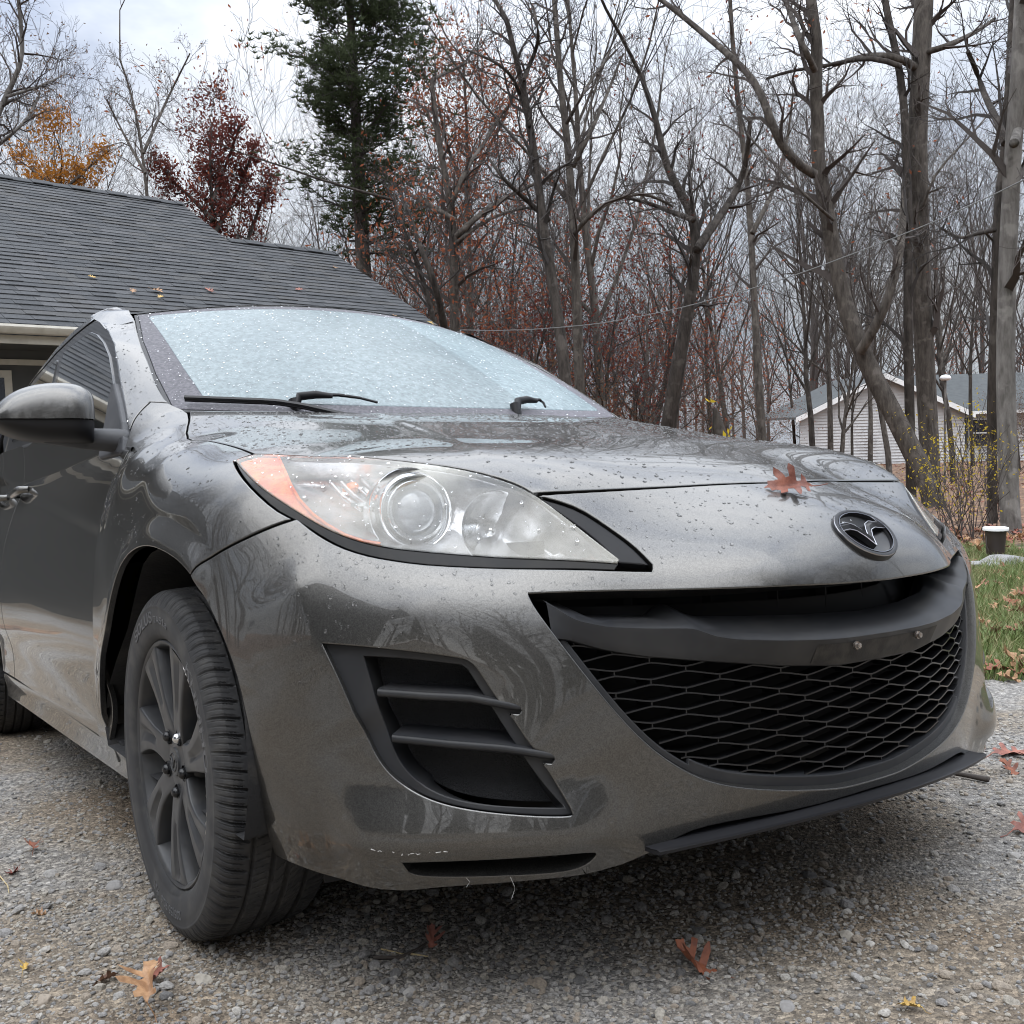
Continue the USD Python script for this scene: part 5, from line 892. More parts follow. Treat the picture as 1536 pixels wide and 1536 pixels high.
# ================================================================ HOUSES
pmat('siding_dark', (.035, .037, .036), .6, noise=(5, (.045, .046, .045), .4, .7)); pmat('trim_cream', (.42, .40, .345), .5, noise=(8, (.34, .32, .27), .45, .7)); pmat('trim_white', (.70, .70, .69), .5)
pmat('siding_white', (.60, .605, .61), .6, noise=(2, (.53, .535, .545), .45, .7)); pmat('foundation', (.34, .345, .36), .9, noise=(3, (.27, .27, .28), .4, .7)); pmat('window_dark', (.012, .015, .022), .06, spec=.6); pmat('shutter', (.03, .032, .035), .6)
for i, c in enumerate([(.046, .049, .053), (.036, .039, .043), (.060, .062, .066), (.051, .052, .053)]): pmat(f'shingle_{i}', c, .85, noise=(30, tuple(k*1.35 for k in c), .4, .7), bump=(260, .6, .004))
pmat('far_shingle', (.085, .092, .095), .9, noise=(4, (.065, .072, .075), .4, .7))
VPX = 2245.0; e_ = np.array([(VPX-768)/1536, 1.0, 0]); e_ /= np.linalg.norm(e_); nh = np.array([-e_[1], e_[0], 0])         # along the eave; into the house
E0 = at(0, 486, 10.4)
def roof_hit(px, py, phi):
    nrm = np.cross(e_, nh*math.cos(phi)+np.array([0, 0, math.sin(phi)])); d = pixdir(px, py); t = ((E0-CAMP) @ nrm)/(d @ nrm); X = CAMP+d*t-E0
    return np.array([X @ e_, X @ (nh*math.cos(phi)+np.array([0, 0, math.sin(phi)]))])
def rake_err(phi): a, b = roof_hit(500, 378, phi), roof_hit(690, 512, phi); return abs((a-b)[0]/max(abs((a-b)[1]), .01))
phi = min(np.radians(np.arange(14, 46, .5)), key=rake_err)
upv = nh*math.cos(phi)+np.array([0, 0, math.sin(phi)]); rn = np.cross(e_, upv); rn = rn if rn[2] > 0 else -rn
pA, pB, pC, pD, pE = (roof_hit(*p, phi) for p in ((0, 266), (272, 306), (342, 361), (500, 379), (690, 512)))
def R3(c, h=0.0): c = np.atleast_2d(c); return E0+c[:, :1]*e_+c[:, 1:2]*upv+h*rn
ridge1, ridge2 = float(pB[1]), float((pC[1]+pD[1])/2); xb, xc, xd = float(pB[0]), float(pC[0]), float(max(pD[0], pE[0])); XL = -9.0
lh = thing('dark_roofed_house', 'low house with a dark shingled roof and cream gutter behind the car', 'house', (0, 0, 0))
roof_poly = Polygon([(XL, -.12), (xd, -.12), (xd, ridge2), (xc, ridge2), (xb, ridge1), (XL, ridge1)])
def slab(poly, h0, h1):
    t = trimesh.creation.extrude_polygon(poly, h1-h0, engine='earcut'); v = t.vertices; return R3(v[:, :2])+(v[:, 2:]+h0)*rn, t.faces
roof = put('roof', slab(roof_poly, -.06, -.012), 'shingle_1', lh)
EXPO, TW = .132, .30; pieces = []
rs = np.random.default_rng(5); k = 0; s0 = -.12
while s0 < ridge1-.02:
    x = XL+rs.uniform(-TW, 0)
    while x < xd:
        w = rs.uniform(.20, .40); a, b = max(x, XL)+.004, min(x+w, xd); s1 = min(s0+EXPO*1.02, ridge1)
        if s1 > ridge2: lim = xb+(xc-xb)*np.clip((ridge1-s0)/(ridge1-ridge2), 0, 1) if s0 > ridge2 else xc; b = min(b, lim) if s0 > ridge2 else b
        if s0 < ridge2 < s1 and a > xc: s1 = ridge2
        if b-a > .03: pieces.append((a, b, s0, s1, rs.uniform(.007, .017), int(rs.choice(4, p=[.4, .25, .15, .2]))))
        x += w
    s0 += EXPO
def shingle_mesh(lst):
    v, f = [], []
    for a, b, s_, t_, h, m_ in lst:
        base = R3([(a, s_), (b, s_), (b, t_), (a, t_)]); k_ = len(v); up_ = [base[0]+rn*h, base[1]+rn*h, base[2]+rn*.001, base[3]+rn*.001]
        v += [base[0]-rn*.01, base[1]-rn*.01]+up_; f += [(k_, k_+1, k_+3), (k_, k_+3, k_+2), (k_+2, k_+3, k_+4), (k_+2, k_+4, k_+5), (k_+1, k_+4, k_+3), (k_, k_+2, k_+5)]
    return np.array(v), np.array(f)
def pix(X): X = np.asarray(X)-CAMP; z = X @ CW[2]; return 768+1536*(X @ CW[0])/z, 768-1536*(X @ CW[1])/z
def vis(p): u, v = pix(R3([((p[0]+p[1])/2, p[2])])[0]); return 0 < u < 700 and 250 < v < 520
sc_ = sorted(range(len(pieces)), key=lambda i: (not vis(pieces[i]), np.linalg.norm(R3([((pieces[i][0]+pieces[i][1])/2, pieces[i][2])])[0]-CAMP)))
for i in sc_[:300]: put('shingle', shingle_mesh([pieces[i]]), f'shingle_{pieces[i][5]}', roof)
for m_ in range(4):
    lst = [pieces[i] for i in sc_[300:] if pieces[i][5] == m_]
    put('shingle_course', shingle_mesh(lst), f'shingle_{m_}', roof, kind='stuff')
cap = MB()
for (a, b, s_) in ((XL, xb, ridge1), (xc, xd, ridge2)):
    x = a
    while x < b: w = min(.28, b-x); v, f = slab(Polygon([(x, s_-.13), (x+w, s_-.13), (x+w, s_+.02), (x, s_+.02)]), .012+.010*(x % .56 > .28), .026+.010*(x % .56 > .28)); cap.add(v, f); x += .28
put('ridge_cap', cap.mesh(), 'shingle_1', roof, kind='stuff')
wall_d = .62                                         # eave overhang
def lx(a, n_, z): return E0+a*e_+n_*nh+np.array([0, 0, z])
def lbox(a0, a1, n0, n1, z0, z1):
    c = [lx(a, n_, z) for z in (z0, z1) for a, n_ in ((a0, n0), (a1, n0), (a1, n1), (a0, n1))]
    return np.array(c), np.array([(0, 3, 2), (0, 2, 1), (4, 5, 6), (4, 6, 7), (0, 1, 5), (0, 5, 4), (1, 2, 6), (1, 6, 5), (2, 3, 7), (2, 7, 6), (3, 0, 4), (3, 4, 7)])
gut = MB(); gp_ = [(-.02, .0), (-.135, .0), (-.145, -.025), (-.135, -.05), (-.105, -.085), (-.06, -.105), (-.02, -.105)]
gut.grid(np.array([[lx(a, n_, z-.005) for n_, z in gp_] for a in np.linspace(XL, xd, 3)])); q_ = gut.mesh(); put('gutter', q_, 'trim_cream', lh, smooth=20)
put('fascia', lbox(XL, xd, -.018, .012, -.19, -.01), 'trim_cream', lh); put('soffit', lbox(XL, xd, .012, wall_d, -.20, -.18), 'siding_dark', lh)
wallz = -3.4; top_hz = lambda n_: n_*math.tan(phi)-.22
wall = put('wall', lbox(XL+.3, xd-.3, wall_d, wall_d+.15, wallz, -.20), 'siding_dark', lh)
gv = [lx(a, n_, z) for a in (xd-.45, xd-.3) for n_, z in ((wall_d, wallz), (wall_d, top_hz(wall_d)), (ridge2*math.cos(phi), top_hz(ridge2*math.cos(phi))), (2*ridge2*math.cos(phi)-wall_d, top_hz(wall_d)), (2*ridge2*math.cos(phi)-wall_d, wallz))]
put('gable_wall', (np.array(gv), np.array([(0, 1, 2), (0, 2, 3), (0, 3, 4), (5, 7, 6), (5, 8, 7), (5, 9, 8), (0, 5, 6), (0, 6, 1), (3, 8, 9), (3, 9, 4)])), 'siding_dark', lh)
bn = lambda n_, s_: np.array([lx(XL, n_, (s_)), lx(xd, n_, s_)])
back = np.array([lx(XL, ridge1*math.cos(phi), ridge1*math.sin(phi)-.03), lx(xb, ridge1*math.cos(phi), ridge1*math.sin(phi)-.03), lx(xb, 2*ridge1*math.cos(phi), -.03), lx(XL, 2*ridge1*math.cos(phi), -.03), lx(xb, ridge2*math.cos(phi), ridge2*math.sin(phi)-.03), lx(xd, ridge2*math.cos(phi), ridge2*math.sin(phi)-.03), lx(xd, 2*ridge2*math.cos(phi), -.03), lx(xb, 2*ridge2*math.cos(phi), -.03)])
put('rear_roof', (back, np.array([(0, 1, 2), (0, 2, 3), (4, 5, 6), (4, 6, 7)])), 'shingle_1', lh)
for a0, a1 in ((-1.2, .3), (1.6, 2.5)):
    wf = put('window', lbox(a0, a1, wall_d-.03, wall_d+.02, -1.75, -.42), 'trim_cream', lh); put('pane', lbox(a0+.08, a1-.08, wall_d-.034, wall_d-.01, -1.68, -.50), 'window_dark', wf)
    put('glazing_bar', lbox((a0+a1)/2-.02, (a0+a1)/2+.02, wall_d-.04, wall_d-.012, -1.68, -.50), 'trim_cream', wf)
put('trim_board', lbox(XL+.3, xd-.3, wall_d-.02, wall_d-.002, -.36, -.30), 'trim_cream', lh)
for px, py, sz, mt, sd_, lb in ((145, 420, .10, 'leaf_yellow', 1, 'tiny yellow leaf on the dark shingles, leftmost on the roof'), (200, 438, .11, 'leaf_tan', 2, 'small tan leaf low on the roof above the car door'), (226, 437, .15, 'leaf_tan', 3, 'tan oak leaf low on the roof, the larger of a close pair'), (236, 450, .10, 'leaf_yellow', 4, 'pale yellow leaf just below the close pair on the roof'), (319, 442, .15, 'leaf_pink', 5, 'pinkish leaf on the roof above the windshield corner'), (455, 438, .14, 'leaf_pink', 6, 'pinkish leaf on the roof above the middle of the windshield'), (500, 402, .12, 'leaf_tan', 7, 'tan leaf high on the right end of the roof'), (562, 479, .12, 'leaf_tan', 8, 'tan leaf at the roof edge above the windshield, left one'), (590, 480, .14, 'leaf_tan', 9, 'tan leaf at the roof edge above the windshield, right one'), (650, 490, .12, 'leaf_yellow', 10, 'pale leaf near the lower right corner of the roof')):
    c = roof_hit(px, py, phi); leaf_at(0, 0, sz, mt, 200+sd_, .2, sd_*70, lb, (math.sin(sd_)*.2, .2), pos=R3([c])[0]+rn*.03, grp='leaves fallen on the shingled roof', axes=(lambda a_: np.array([math.cos(a_)*e_+math.sin(a_)*upv, -math.sin(a_)*e_+math.cos(a_)*upv, rn if np.cross(e_, upv) @ rn > 0 else -rn]))(sd_*1.3))
# ---------------------------------------------------------------- the white sided house among the trees
D2 = 46.0; hx = lambda px: at(px, 620, D2)[0]; hz = lambda py: at(1323, py, D2)[2]
x0, x1 = hx(1200), hx(1447); zb, ze, zr = hz(706), hz(621), hz(563); xm = (x0+x1)/2
wh = thing('white_sided_house', 'pale sided gable house with grey roof seen through the trunks', 'house', (0, 0, 0))
bx = lambda a, b, c, d, e, f: MB().box(((a+b)/2, (c+d)/2, (e+f)/2), (b-a, d-c, f-e)).mesh()
put('foundation', bx(x0, x1, D2, D2+7, zb-1.4, zb), 'foundation', wh)
gw = put('gable_wall', (np.array([(x0, D2+.03, zb), (x1, D2+.03, zb), (x1, D2+.03, ze), (xm, D2+.03, zr), (x0, D2+.03, ze)]), np.array([(0, 1, 2), (0, 2, 4), (4, 2, 3)])), 'siding_white', wh)
z = zb; step = .135
while z < zr-.05:
    w0_, w1_ = (x0, x1) if z+step < ze else (x0+(xm-x0)*(z+step-ze)/(zr-ze), x1-(x1-xm)*(z+step-ze)/(zr-ze))
    if w1_-w0_ > .1: put('siding_board', (np.array([(w0_, D2-.04, z), (w1_, D2-.04, z), (w1_, D2+.006, z+step), (w0_, D2+.006, z+step), (w0_, D2+.02, z), (w1_, D2+.02, z)]), np.array([(0, 1, 2), (0, 2, 3), (4, 5, 1), (4, 1, 0)])), 'siding_white', gw)
    z += step
for xa, xb_ in ((x0-.3, xm), (x1+.3, xm)):
    dz = (zr-ze)/(xm-x0); za = ze-.3*dz; s_ = np.sign(xm-xa)
    P8 = [(xa, y, za+o) for y in (D2-.4, D2+7) for o in (0, .10)]+[(xm, y, zr+o) for y in (D2-.4, D2+7) for o in (0, .10)]
    put('roof_slope', trimesh.convex.convex_hull(np.array(P8)), 'far_shingle', wh)
    put('rake_board', trimesh.convex.convex_hull(np.array([(xa, D2-.42-.03*k_, za+o) for k_ in (0, 1) for o in (-.16, .08)]+[(xm, D2-.42-.03*k_, zr+o) for k_ in (0, 1) for o in (-.16, .08)])), 'trim_white', wh)
xe = x1+7.5; put('wing_wall', bx(x1-.2, xe, D2+1.2, D2+7, zb-.6, ze), 'siding_white', wh)
z = zb-.6
while z < ze-.05: put('siding_board', (np.array([(x1, D2+1.17, z), (xe, D2+1.17, z), (xe, D2+1.198, z+step), (x1, D2+1.198, z+step)]), np.array([(0, 1, 2), (0, 2, 3)])), 'siding_white', wh); z += step
put('wing_roof', trimesh.convex.convex_hull(np.array([(xm, D2+.8, ze-.1), (xe+.3, D2+.8, ze-.1), (xm, D2+.8, ze+.02), (xe+.3, D2+.8, ze+.02), (xm, D2+4.6, zr+.15), (xe+.3, D2+4.6, zr+.15), (xm, D2+8.4, ze-.1), (xe+.3, D2+8.4, ze-.1)])), 'far_shingle', wh)
put('wing_gutter', bx(x1+.2, xe+.3, D2+.68, D2+.79, ze-.12, ze+.02), 'trim_white', wh)
wx0, wx1 = hx(1470), hx(1500); wv = put('window', bx(wx0, wx1, D2+1.12, D2+1.19, hz(676), hz(632)), 'trim_white', wh); put('pane', bx(wx0+.06, wx1-.06, D2+1.10, D2+1.15, hz(674), hz(634)), 'window_dark', wv); put('glazing_bar', bx(wx0+.05, wx1-.05, D2+1.09, D2+1.14, hz(655), hz(653)), 'trim_white', wv)
put('shutter', bx(hx(1463), hx(1469), D2+1.10, D2+1.17, hz(677), hz(630)), 'shutter', wh)
# ---------------------------------------------------------------- house behind the viewer, seen only as a reflection in the car's side
nhs = thing('neighbour_house', 'dark sided house reflected in the doors of the car', 'house', (-9.5, -4.2, 0), math.radians(38))
gz0 = float(gz(-9.5, -4.2)); put('wall', bx(-5.5, 5.5, -3.5, 0, gz0-1, gz0+2.9), 'siding_dark', nhs); put('roof', trimesh.convex.convex_hull(np.array([(-6, .5, gz0+2.8), (6, .5, gz0+2.8), (-6, -4, gz0+2.8), (6, -4, gz0+2.8), (-6, -1.75, gz0+4.3), (6, -1.75, gz0+4.3)])), 'shingle_1', nhs)
for a in (-3.6, -.6, 2.6): wf = put('window', bx(a, a+1.1, -.02, .04, gz0+.9, gz0+2.2), 'trim_white', nhs); put('pane', bx(a+.08, a+1.02, .0, .05, gz0+.98, gz0+2.12), 'window_dark', wf)
put('deck_rail', bx(-5, 5, 1.6, 1.68, gz0+.95, gz0+1.03), 'trim_white', nhs)

# ================================================================ TREES
def bark(name, c, c2, sc=7): 
    usdkit.material(stage, '/World/Looks/'+name, {'geo': ('geometry', {}), 'mp': ('mapping', {'scale': (1, 1, .22)}), 'n': ('noise_texture', {'scale': float(sc*2), 'detail': 7.0, 'roughness': .68}), 'r': ('rgb_ramp', {'ramp': [(.36, c), (.62, c2)]}), 'n2': ('noise_texture', {'scale': 4.5, 'detail': 4.0}), 'r2': ('rgb_ramp', {'ramp': [(.56, (0, 0, 0)), (.64, (1, 1, 1))]}), 'sp': ('separate_color', {}), 'mx': ('mix', {'color2': tuple(min(1, k*1.55+.02) for k in c2)}), 'mf': ('math', {'math_type': 'multiply', 'value2': .45}),
        'b': ('bump', {'strength': .9, 'distance': .02}), 'p': ('principled_bsdf', {'roughness': .92, 'specular_ior_level': .2})},
        [('geo.position', 'mp.vector'), ('mp.vector', 'n.vector'), ('n.fac', 'r.fac'), ('geo.position', 'n2.vector'), ('n2.fac', 'r2.fac'), ('r2.color', 'sp.color'), ('sp.r', 'mf.value1'), ('mf.value', 'mx.fac'), ('r.color', 'mx.color1'), ('mx.color', 'p.base_color'), ('n.fac', 'b.height'), ('b.normal', 'p.normal')], surface='p.BSDF')
bark('bark_grey', (.034, .029, .025), (.088, .077, .067)); bark('bark_dark', (.019, .016, .014), (.052, .044, .038)); bark('bark_pale', (.070, .064, .058), (.145, .135, .125)); pmat('twig_brown', (.050, .041, .037), .9); pmat('twig_dark', (.028, .024, .022), .9)
def foliage(name, c, c2):
    usdkit.material(stage, '/World/Looks/'+name, {'geo': ('geometry', {}), 'r': ('rgb_ramp', {'ramp': [(0, c), (1, c2)]}), 'd': ('diffuse_bsdf', {}), 't': ('translucent_bsdf', {}), 'm': ('mix_closure', {'fac': .3})}, [('geo.random_per_island', 'r.fac'), ('r.color', 'd.color'), ('r.color', 't.color'), ('d.BSDF', 'm.closure1'), ('t.BSDF', 'm.closure2')], surface='m.closure')
foliage('foliage_red', (.095, .030, .024), (.24, .085, .062)); foliage('foliage_rust', (.20, .072, .040), (.38, .16, .09)); foliage('foliage_orange', (.24, .10, .02), (.48, .25, .06)); foliage('foliage_pine', (.045, .056, .030), (.115, .125, .068)); foliage('foliage_yellow', (.38, .28, .03), (.62, .48, .08)); foliage('foliage_brown', (.11, .065, .04), (.22, .13, .08))
class Tree:
    def __init__(s, seed): s.r = np.random.default_rng(seed); s.big = MB(); s.seg = []; s.tips = []
    def line(s, P_, R_, lvl):
        if lvl <= 1: s.big.tube(P_, R_, 9 if lvl == 0 else 6)
        else: s.seg.append((P_[:-1], P_[1:], R_[:-1], R_[1:]))
    def grow(s, p, d, L, r, lvl, maxl, up=.25, wig=.22, nch=(9, 7, 5), spread=.75, start=.25):
        n = (9, 7, 5, 4, 3)[min(lvl, 4)]; P_ = [np.array(p, float)]; d = np.array(d, float); st = L/(n-1)
        for i in range(n-1):
            d = d+s.r.normal(0, wig, 3)*(.5 if lvl == 0 else 1)+np.array([0, 0, up*.35]); d /= np.linalg.norm(d); P_.append(P_[-1]+d*st)
        P_ = np.array(P_); R_ = r*(1-.86*np.linspace(0, 1, n)**(.9 if lvl else 1.1)); R_ = np.maximum(R_, .0035); s.line(P_, R_, lvl); s.tips.append((lvl, P_[-1], P_[n//2]))
        if lvl < maxl: s.sprout(P_, R_, L, lvl, maxl, up, wig, nch, spread, start)
        return P_
    def sprout(s, P_, R_, L, lvl, maxl, up=.25, wig=.22, nch=(9, 7, 5), spread=.75, start=.25, num=None):
        n = len(P_); k = num or nch[min(lvl, len(nch)-1)]; ts = start+(1-start)*(np.arange(k)+s.r.random(k))/k; phi0 = s.r.uniform(0, 2*PI)
        for j, t in enumerate(ts):
            i = min(int(t*(n-1)), n-2); f = t*(n-1)-i; q = P_[i]*(1-f)+P_[i+1]*f; ax_ = P_[i+1]-P_[i]; ax_ /= np.linalg.norm(ax_)+1e-9
            a = np.cross(ax_, [.3, .2, 1.0] if abs(ax_[2]) < .9 else [1, 0, 0]); a /= np.linalg.norm(a); b = np.cross(ax_, a); ph = phi0+j*2.4+s.r.normal(0, .4); sp = spread*s.r.uniform(.7, 1.3)
            nd = ax_*math.cos(sp)+(a*math.cos(ph)+b*math.sin(ph))*math.sin(sp); s.grow(q, nd, L*(.62-.30*t)*s.r.uniform(.7, 1.25), min(max(np.interp(t*(n-1), range(n), R_)*.62, .004), .09), lvl+1, maxl, up, wig, nch, spread)
    def twigs(s):
        A, B, ra, rb = (np.concatenate([q[k] for q in s.seg]) for k in range(4)); d = B-A; d /= np.linalg.norm(d, axis=1, keepdims=True)+1e-9
        a = np.cross(d, np.where(abs(d[:, 2:]) < .9, [0, 0, 1.0], [1.0, 0, 0])); a /= np.linalg.norm(a, axis=1, keepdims=True); b = np.cross(d, a); V = []
        for k in range(3):
            c_, s_ = math.cos(k*2*PI/3), math.sin(k*2*PI/3); o = a*c_+b*s_; V += [A+o*ra[:, None], B+o*rb[:, None]]
        V = np.stack(V, 1).reshape(-1, 3); base = 6*np.arange(len(A))[:, None]; F = []
        for k in range(3): i, j = 2*k, 2*((k+1) % 3); F += [base+[i, j, j+1], base+[i, j+1, i+1]]
        return V, np.vstack(F)
    def leaves(s, n, size, lv=3, jit=.35, droop=.0, box=None):
        T = np.array([p for l, p, m_ in s.tips if l >= lv]+[m_ for l, p, m_ in s.tips if l >= lv]); 
        if box is not None: T = T[box(T)]
        c = T[s.r.integers(0, len(T), n)]+s.r.normal(0, jit, (n, 3)); a = s.r.normal(size=(n, 3)); a /= np.linalg.norm(a, axis=1, keepdims=True); b = np.cross(a, s.r.normal(size=(n, 3))); b /= np.linalg.norm(b, axis=1, keepdims=True); z = size*s.r.uniform(.6, 1.3, (n, 1))
        V = np.stack([c-a*z, c+b*z*.42, c+a*z, c-b*z*.42], 1).reshape(-1, 3); q = 4*np.arange(n)[:, None]; return V, np.vstack([q+[0, 1, 2], q+[0, 2, 3]])
    def build(s, name, label, group, loc=(0, 0, 0), bk='bark_grey', tw='twig_brown', leaf=None, cat='tree', lname='leaves'):
        t = thing(name, label, cat, loc, group=group); o = np.array(loc, float); q = s.big.mesh(); put('trunk', (q[0]-o, q[1]), bk, t, smooth=True)
        if s.seg: q = s.twigs(); put('branches', (q[0]-o, q[1]), tw, t)
        if leaf is not None: put(lname, (leaf[0][0]-o, leaf[0][1]), leaf[1], t)
        return t
def upvec(px): return np.array([0, 0, 1.0])
def stem_px(P_, d, dd=0.0, seed=0):
    """a trunk whose course is taken from the photograph, at depth d, swaying a little towards and away from the viewer"""
    r_ = np.random.default_rng(seed); P_ = np.array(P_, float); L = np.r_[0, np.cumsum(np.linalg.norm(np.diff(P_, axis=0), axis=1))]; u = np.linspace(0, L[-1], max(10, int(L[-1]/22)))
    xs = np.interp(u, L, P_[:, 0]); ys = np.interp(u, L, P_[:, 1])
    for _ in range(2): xs[1:-1] = (xs[:-2]+2*xs[1:-1]+xs[2:])/4; ys[1:-1] = (ys[:-2]+2*ys[1:-1]+ys[2:])/4
    w = dd*np.sin(np.linspace(0, 5, len(u))+r_.uniform(0, 6))+dd*np.linspace(0, 1.5, len(u)); return np.array([at(x, y, d+k_) for x, y, k_ in zip(xs, ys, w)])
def hero(name, label, d, trunk, w0_, w1_, limbs=(), tops=14, nch=(8, 6, 5), maxl=4, bk='bark_grey', tw='twig_brown', seed=0, leaf=None, start=.35, twl=2.6, group=None, spread=.7, up=.2, cat='tree'):
    T = Tree(seed); P_ = stem_px(trunk, d, .25, seed); R_ = np.linspace(w0_, w1_, len(P_))*.41*d/1536
    b0 = P_[0].copy(); g0 = ground_z(b0[0], b0[1])-.15                    # carry the trunk down to the ground
    if b0[2] > g0: P_ = np.vstack([[b0[0]+(P_[0]-P_[2])[0]*.6, b0[1], g0], P_]); R_ = np.r_[R_[0]*1.25, R_]
    T.big.tube(P_, R_, 14, cap=False); T.sprout(P_, R_, twl, 1, maxl, up, .25, nch, spread, start, tops)
    if w1_*d/1536 > .03: T.grow(P_[-1], P_[-1]-P_[-2], twl*1.6, R_[-1], 1, maxl, up, .2, nch, spread)
    for lp, a, b in limbs:
        L_ = stem_px(lp, d, .5, seed+7); Rl = np.linspace(a, b, len(L_))*.5*d/1536; T.big.tube(L_, Rl, 8); T.sprout(L_, Rl, twl*.8, 1, maxl, up, .25, nch, spread, .15, max(5, tops//2))
    lf = None
    if leaf: lf = (T.leaves(leaf[0], leaf[1], leaf[3] if len(leaf) > 3 else 3, .16), leaf[2])
    return T.build(name, label, group, (P_[0][0], P_[0][1], P_[0][2]), bk, tw, lf)
# --- trees one can tell apart
hero('leaning_tree', 'crooked grey tree leaning right over the front of the car, forked low', 17, [(1412, 790), (1395, 730), (1350, 640), (1300, 545), (1270, 470), (1250, 380), (1240, 310), (1225, 240), (1228, 190), (1222, 120), (1228, 80), (1216, 0), (1210, -60)], 40, 17,
     [([(1290, 528), (1325, 470), (1340, 425), (1352, 370), (1356, 300), (1362, 200)], 16, 8), ([(1222, 262), (1195, 250), (1165, 210), (1140, 130), (1115, 100), (1060, 55), (1020, 20), (985, -5)], 14, 7), ([(1222, 105), (1200, 60), (1185, 20), (1175, -10)], 10, 7), ([(1250, 330), (1215, 300), (1150, 235), (1120, 200)], 5, 3)], 16, seed=31, leaf=(120, .045, 'foliage_rust'), bk='bark_grey', start=.4)
hero('tall_tree', 'tall straight grey trunk right of the crooked leaning tree, widest of a close pair', 18, [(1398, 800), (1395, 690), (1380, 400), (1376, 200), (1386, 0), (1390, -120)], 36, 32, [([(1382, 80), (1420, 70), (1470, 45), (1492, 28)], 10, 5), ([(1378, 105), (1350, 85), (1300, 82), (1250, 98)], 12, 7), ([(1378, 330), (1400, 260), (1460, 200), (1500, 150)], 5, 2)], 12, seed=32, bk='bark_grey', leaf=(60, .045, 'foliage_rust'), start=.3)
hero('tall_tree', 'slimmer dark trunk close against the left of the widest straight trunk', 17.5, [(1368, 800), (1366, 690), (1362, 500), (1362, 300), (1356, 150), (1345, 80), (1330, 20), (1322, -40)], 19, 12, [([(1352, 100), (1330, 88), (1290, 85), (1240, 100), (1180, 105), (1150, 118)], 8, 4)], 10, seed=33, bk='bark_dark', tw='twig_dark', leaf=(60, .045, 'foliage_rust'), start=.3)
hero('tall_tree', 'thick pale trunk at the right edge of the picture', 11.5, [(1520, 830), (1514, 760), (1508, 560), (1511, 400), (1518, 250), (1528, 120), (1534, 0), (1540, -150)], 37, 26, [([(1521, 215), (1540, 150), (1560, 80)], 14, 9)], 8, seed=34, bk='bark_pale', start=.4)
hero('tall_tree', 'dark trunk just left of the thick pale one with a bent limb', 13, [(1488, 815), (1488, 600), (1493, 450), (1497, 305), (1508, 225), (1514, 120), (1520, 0), (1525, -100)], 19, 13, [([(1508, 215), (1495, 175), (1478, 150), (1466, 108), (1452, 78)], 12, 7), ([(1492, 345), (1465, 350), (1440, 360), (1412, 342)], 7, 4)], 8, seed=35, bk='bark_dark', tw='twig_dark', start=.3)
hero('oak_tree', 'bare forked oak right of the pine with a few rust leaves', 21, [(685, 620), (682, 480), (681, 380), (679, 330), (668, 260), (655, 200), (648, 120)], 21, 8, [([(684, 355), (715, 325), (750, 300), (790, 280), (830, 265)], 10, 4), ([(682, 330), (640, 305), (600, 285), (575, 260)], 8, 4), ([(684, 365), (720, 335), (765, 315), (805, 310)], 7, 3), ([(680, 300), (700, 250), (730, 210), (760, 160)], 8, 3)], 18, seed=36, leaf=(700, .045, 'foliage_rust'), bk='bark_grey')
hero('oak_tree', 'dark bare trunk slanting left at the top, left one of the tall central pair', 17, [(852, 640), (846, 540), (830, 430), (815, 340), (806, 260), (795, 190), (785, 130), (772, 80), (760, 30)], 24, 9, [([(822, 330), (790, 300), (755, 270), (735, 240)], 9, 4), ([(795, 190), (770, 110), (740, 90), (700, 75)], 7, 3), ([(785, 120), (810, 60), (800, 10)], 7, 4)], 18, seed=37, bk='bark_dark', tw='twig_dark')
hero('oak_tree', 'bare trunk rising straight, right one of the tall central pair', 18, [(872, 640), (868, 540), (864, 420), (858, 300), (850, 200), (842, 140), (836, 60), (830, -20)], 20, 9, [([(862, 350), (885, 320), (915, 300), (965, 285), (1010, 310)], 8, 4), ([(860, 250), (890, 190), (915, 130), (935, 80)], 8, 3), ([(850, 185), (880, 130), (900, 100), (925, 75)], 6, 3)], 18, seed=38, bk='bark_grey')
hero('oak_tree', 'bare tree behind the hood with a bent trunk and spreading crown', 20, [(1000, 660), (1015, 560), (1035, 450), (1045, 380), (1042, 320), (1020, 290), (998, 250), (985, 180), (960, 110)], 30, 8, [([(1045, 375), (1075, 330), (1105, 290), (1120, 250), (1125, 180)], 14, 6), ([(1040, 330), (1000, 315), (960, 300), (925, 295)], 9, 4)], 18, seed=39, bk='bark_dark', tw='twig_dark', leaf=(250, .045, 'foliage_red'))
hero('oak_tree', 'slender bare tree with twin stems above the emblem', 24, [(1145, 680), (1135, 520), (1128, 380), (1122, 280), (1110, 180), (1100, 80), (1095, 0)], 15, 7, [([(1128, 350), (1160, 290), (1180, 220), (1190, 140)], 8, 3)], 16, seed=40, bk='bark_grey', leaf=(160, .045, 'foliage_red'))
hero('oak_tree', 'bare tree with two thick dark limbs just right of the pine', 19, [(660, 560), (650, 470), (625, 390), (600, 330), (590, 300)], 12, 6, [([(668, 500), (655, 430), (630, 370), (610, 310), (600, 290)], 12, 5)], 12, seed=41, bk='bark_dark', tw='twig_dark', leaf=(420, .045, 'foliage_rust'))
hero('bare_tree', 'bare tree with pale twigs at the left edge above the roof', 19, [(-60, 420), (-30, 240), (5, 150), (38, 90), (30, 30), (25, -40)], 14, 6, [([(-25, 235), (20, 200), (45, 175), (60, 140)], 6, 3), ([(10, 145), (60, 130), (100, 110)], 5, 2)], 22, seed=42, bk='bark_pale', tw='twig_brown', leaf=(700, .03, 'foliage_brown'))
